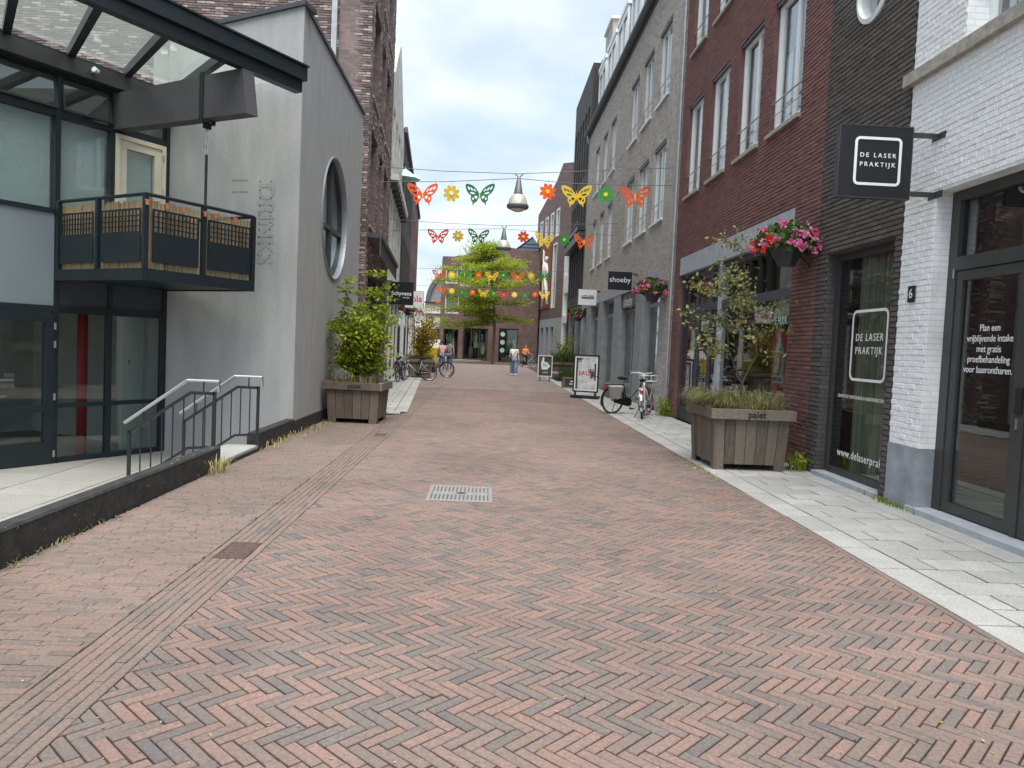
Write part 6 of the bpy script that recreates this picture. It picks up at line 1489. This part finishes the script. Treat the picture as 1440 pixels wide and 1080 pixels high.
m1 = MB(); m1.box(3.08,3.18,30.4,30.8,0,.42); m1.box(3.18,3.75,30.44,30.8,.36,.42); m1.box(3.18,3.75,30.44,30.8,0,.05); m1.box(3.66,3.75,30.44,30.8,.05,.36); m1.obj('box', 'plank', cb)
m1 = MB(); m1.box(3.18,3.66,30.46,30.5,.05,.36); m1.obj('label_board', 'frame_dark', cb)
m1 = MB(); m1.box(3.36,3.64,30.452,30.458,.14,.18); m1.box(3.4,3.64,30.452,30.458,.24,.29); m1.obj('line_of_print', 'white_paint', cb)
bn = thing('stone_bench', 'low pale stone bench by the far right planter', 'bench', (3.45, 38.4, 0))
m1 = MB(); m1.bbox(3.1,3.9,38.0,38.6,.28,.38,.01); m1.obj('seat', 'slab', bn)
for x in (3.2, 3.7):
    m1 = MB(); m1.box(x,x+.12,38.1,38.5,0,.28); m1.obj('leg', 'slab', bn)

# ------------------------------------------------------------------ street lamps and decorations strung across the street
def fill2d(loops, y0, y1, name, mat):
    bm = bmesh.new()
    for lp in loops:
        vs = [bm.verts.new((p[0], 0, p[1])) for p in lp]
        for i in range(len(vs)): bm.edges.new((vs[i], vs[(i+1) % len(vs)]))
    bmesh.ops.triangle_fill(bm, use_beauty=True, use_dissolve=False, edges=bm.edges[:])
    r_ = bmesh.ops.extrude_face_region(bm, geom=bm.faces[:])
    for v in r_['geom']:
        if isinstance(v, bmesh.types.BMVert): v.co.y += (y1-y0)
    for v in bm.verts: v.co.y += y0
    bmesh.ops.recalc_face_normals(bm, faces=bm.faces[:])
    me = bpy.data.meshes.new(name); bm.to_mesh(me); bm.free(); me.materials.append(MT[mat]); return me
def smooth(lp, n=2):
    for _ in range(n):
        o = []
        for i in range(len(lp)):
            a, b = lp[i], lp[(i+1) % len(lp)]; o += [(a[0]*.75+b[0]*.25, a[1]*.75+b[1]*.25), (a[0]*.25+b[0]*.75, a[1]*.25+b[1]*.75)]
        lp = o
    return lp
WO = [(.012,.03),(.05,.10),(.12,.19),(.22,.26),(.32,.29),(.395,.285),(.39,.20),(.355,.11),(.30,.03),(.22,-.02),(.235,-.09),(.215,-.16),(.175,-.19),(.185,-.25),(.155,-.27),(.14,-.20),(.09,-.20),(.045,-.13),(.012,-.05)]
WH = [[(.075,.075),(.14,.155),(.185,.175),(.15,.10)],[(.165,.10),(.215,.185),(.27,.215),(.235,.12)],[(.25,.12),(.285,.21),(.345,.235),(.325,.15)],[(.10,.035),(.17,.065),(.25,.085),(.27,.05),(.18,.01)],[(.05,-.04),(.11,-.01),(.15,-.05),(.10,-.11),(.06,-.09)],[(.14,-.10),(.185,-.05),(.20,-.10),(.17,-.15)]]
FR = lambda w: .105+.115*abs(math.sin(4*w))**.55
FL = [(FR(w)*math.cos(w), FR(w)*math.sin(w)) for w in [2*math.pi*(i+.5)/80 for i in range(80)]]
proto = {}
def deco(kind, colr, loc, label, zc, row):
    key = (kind, colr)
    if key not in proto:
        mats = {'orange': 'deco_orange', 'yellow': 'deco_yellow', 'green': 'deco_green', 'shaded_yellow': 'deco_yellow_shaded', 'red': 'deco_orange_shaded', 'shaded_green': 'deco_green_shaded'}  # 'red' is the orange with backlit shade in its colour
        t = thing(kind+'_decoration', '', 'decoration')
        if kind == 'butterfly':
            for s in (1, -1):
                lps = [[(p[0]*s, p[1]) for p in smooth(lp, 2 if i else 1)] for i, lp in enumerate([WO]+WH)]
                me = fill2d(lps, -.006, .006, 'wing', mats[colr]); link('wing', me, t, local=True)
            m = MB(); m.tube([(0,0,-.11),(0,0,-.05),(0,0,.06),(0,0,.10)], [.008,.018,.018,.006], 8)
            m.tube([(0,0,.10),(.03,0,.16)], .003, 4); m.tube([(0,0,.10),(-.03,0,.16)], .003, 4); m.obj('body', 'deco_cream' if colr not in ('yellow',) else 'deco_yellow', t, local=True)
            th_ = MB(); th_.tube([(-.34,0,.28),(-.34,0,.40)], .003, 4); th_.tube([(.34,0,.28),(.34,0,.40)], .003, 4); th_.obj('hanging_thread', 'cable', t, local=True)
        else:
            me = fill2d([FL], -.006, .006, 'petals', mats[colr]); link('petals', me, t, local=True)
            m = MB(); m.lathe([(0,-.022),(.055,-.02),(.06,0),(.055,.02),(0,.022)], 14, (0,0,0), axis='y'); m.obj('center_disc', {'yellow': 'white_paint', 'shaded_yellow': 'offwhite'}.get(colr, 'deco_yellow'), t, local=True)
            th_ = MB(); th_.tube([(0,0,.19),(0,0,.34)], .003, 4); th_.obj('hanging_thread', 'cable', t, local=True)
        proto[key] = t; o = t
    else: o = copy_tree(proto[key])
    o.location = (loc[0], loc[1], loc[2]); o['label'] = label; o['category'] = 'decoration'; o['group'] = 'butterflies and flowers on the cables'
    o.rotation_euler = (RG.uniform(-.08,.08), RG.uniform(-.06,.06), RG.uniform(-.38,.38)); return o
CN = {'orange': 'orange', 'yellow': 'yellow', 'green': 'green', 'shaded_yellow': 'shaded yellow', 'red': 'shaded orange', 'shaded_green': 'shaded green'}  # shaded ones have the dimness of backlit pieces painted in
ORD = ['first', 'second', 'third', 'fourth', 'fifth', 'sixth', 'seventh', 'eighth', 'ninth', 'tenth', 'eleventh']
def row(rowname, y, items):
    for i, (kd, cl, x, z) in enumerate(items):
        deco(kd, cl, (x, y, z), '%s %s hanging %s from the left in the %s row' % (CN[cl], kd, ORD[i], rowname), z, y)
row('nearest', 19.78, [('butterfly','orange',-1.85,5.40),('flower','shaded_yellow',-1.11,5.47),('butterfly','shaded_green',-.38,5.47),('flower','orange',1.38,5.64),('butterfly','yellow',2.14,5.55),('flower','green',2.90,5.64),('butterfly','orange',3.67,5.60)])
row('second', 28.2, [('butterfly','red',-2.02,5.50),('flower','shaded_yellow',-1.28,5.57),('butterfly','shaded_green',-.53,5.57),('flower','red',1.14,5.66),('butterfly','yellow',1.93,5.54),('flower','green',2.67,5.62),('butterfly','orange',3.41,5.56)])
k3 = 43.5/36
row('third', 43.5, [(kd, cl, x*k3, 1.6+(z-1.6)*k3) for kd, cl, x, z in (('butterfly','orange',-2.46,4.80),('flower','yellow',-1.85,4.83),('butterfly','green',-1.25,4.84),('flower','orange',-.59,4.87),('butterfly','yellow',.05,4.82),('flower','green',.59,4.92),('butterfly','orange',1.28,4.86),('flower','yellow',1.91,4.96),('butterfly','green',2.55,4.94))])
k4 = 54.5/44
row('fourth', 54.5, [(kd, cl, x*k4, 1.6+(z-1.6)*k4) for kd, cl, x, z in (('butterfly','orange',-2.84,4.63),('flower','yellow',-2.23,4.63),('butterfly','green',-1.63,4.55),('flower','orange',-1.03,4.6),('butterfly','yellow',-.41,4.56),('flower','green',.2,4.59),('butterfly','red',.8,4.53),('flower','yellow',1.41,4.58),('butterfly','green',2.01,4.56),('flower','orange',2.6,4.65),('butterfly','yellow',3.15,4.6))])
row('fifth', 78, [('butterfly','orange',-5.3,5.75),('flower','yellow',-4.55,5.65),('butterfly','green',-3.8,5.7)])
row('farthest', 92, [('butterfly','yellow',-7.0,5.95),('flower','green',-6.2,5.85),('butterfly','orange',-5.4,5.75)])
def cable(label, pts, r=.009):
    m = MB(); m.tube(pts, r, 5); return tag(m.obj('overhead_cable', 'cable'), label, 'cable', 'cables across the street')
cable('upper cable carrying the nearest bell lamp', [(-3.23,19.78,6.06),(-1.3,19.78,6.03),(.62,19.78,6.06),(2.6,19.78,6.24),(4.66,19.74,6.41)])
cable('lower cable carrying the nearest row of butterflies', [(-3.23,19.78,5.66),(-1.3,19.78,5.76),(.60,19.78,5.94),(2.0,19.78,5.88),(3.3,19.76,5.90),(4.66,19.70,5.94)])
cable('upper cable carrying the second bell lamp', [(-3.8,28.2,6.06),(-1.7,28.2,6.02),(.42,28.2,6.03),(2.5,28.2,6.18),(4.66,28.3,6.33)])
cable('lower cable carrying the second row of butterflies', [(-3.8,28.2,5.64),(-1.7,28.2,5.80),(.40,28.2,5.92),(2.0,28.2,5.86),(4.66,28.2,5.88)])
cable('cable carrying the third row of decorations', [(-4.8,43.5,5.8),(0,43.5,5.82),(4.66,43.5,6.0)])
cable('cable carrying the fourth row of decorations', [(-5.5,54.5,5.65),(0,54.5,5.6),(6.75,54.5,5.75)])
cable('cable carrying the fifth row in the far side street', [(-8,78,6.2),(-5.3,78,6.1),(-3.4,78,6.1)])
cable('cable carrying the farthest row in the side street', [(-10,92,6.4),(-6.2,92,6.25),(-5,92,6.2)])
def lamp(label, x, y, zt):
    t = thing('bell_lamp', label, 'street lamp', (x, y, zt-.95), group='bell lamps over the street')
    c = (x, y, zt)
    m = MB(); m.lathe([(.025,-.06),(.045,-.08),(.115,-.47),(.125,-.50),(.11,-.50)], 20, c); m.obj('neck', 'lamp_grey', t, smooth=True)
    m = MB(); m.lathe([(.11,-.495),(.16,-.52),(.22,-.62),(.255,-.74),(.26,-.77)], 24, c); m.obj('glass_bell', 'lamp_glass', t, smooth=True)
    m = MB(); m.lathe([(.255,-.765),(.285,-.775),(.29,-.80),(.28,-.85),(.22,-.885),(.20,-.885)], 24, c); m.obj('rim', 'lamp_grey', t)
    m = MB(); m.lathe([(.20,-.88),(.15,-.92),(.08,-.945),(0,-.95)], 20, c); m.obj('diffuser', 'offwhite', t, smooth=True)
    for s in (-1, 1):
        m = MB(); m.tube([(x, y, zt-.09), (x+.05*s, y, zt-.02), (x+.11*s, y, zt+.03)], .014, 6); m.obj('cable_clamp', 'lamp_grey', t)
lamp('grey bell-shaped lamp on the nearest cable over the street', .62, 19.78, 6.03); lamp('grey bell-shaped lamp on the second cable, farther away', .42, 28.2, 6.0)
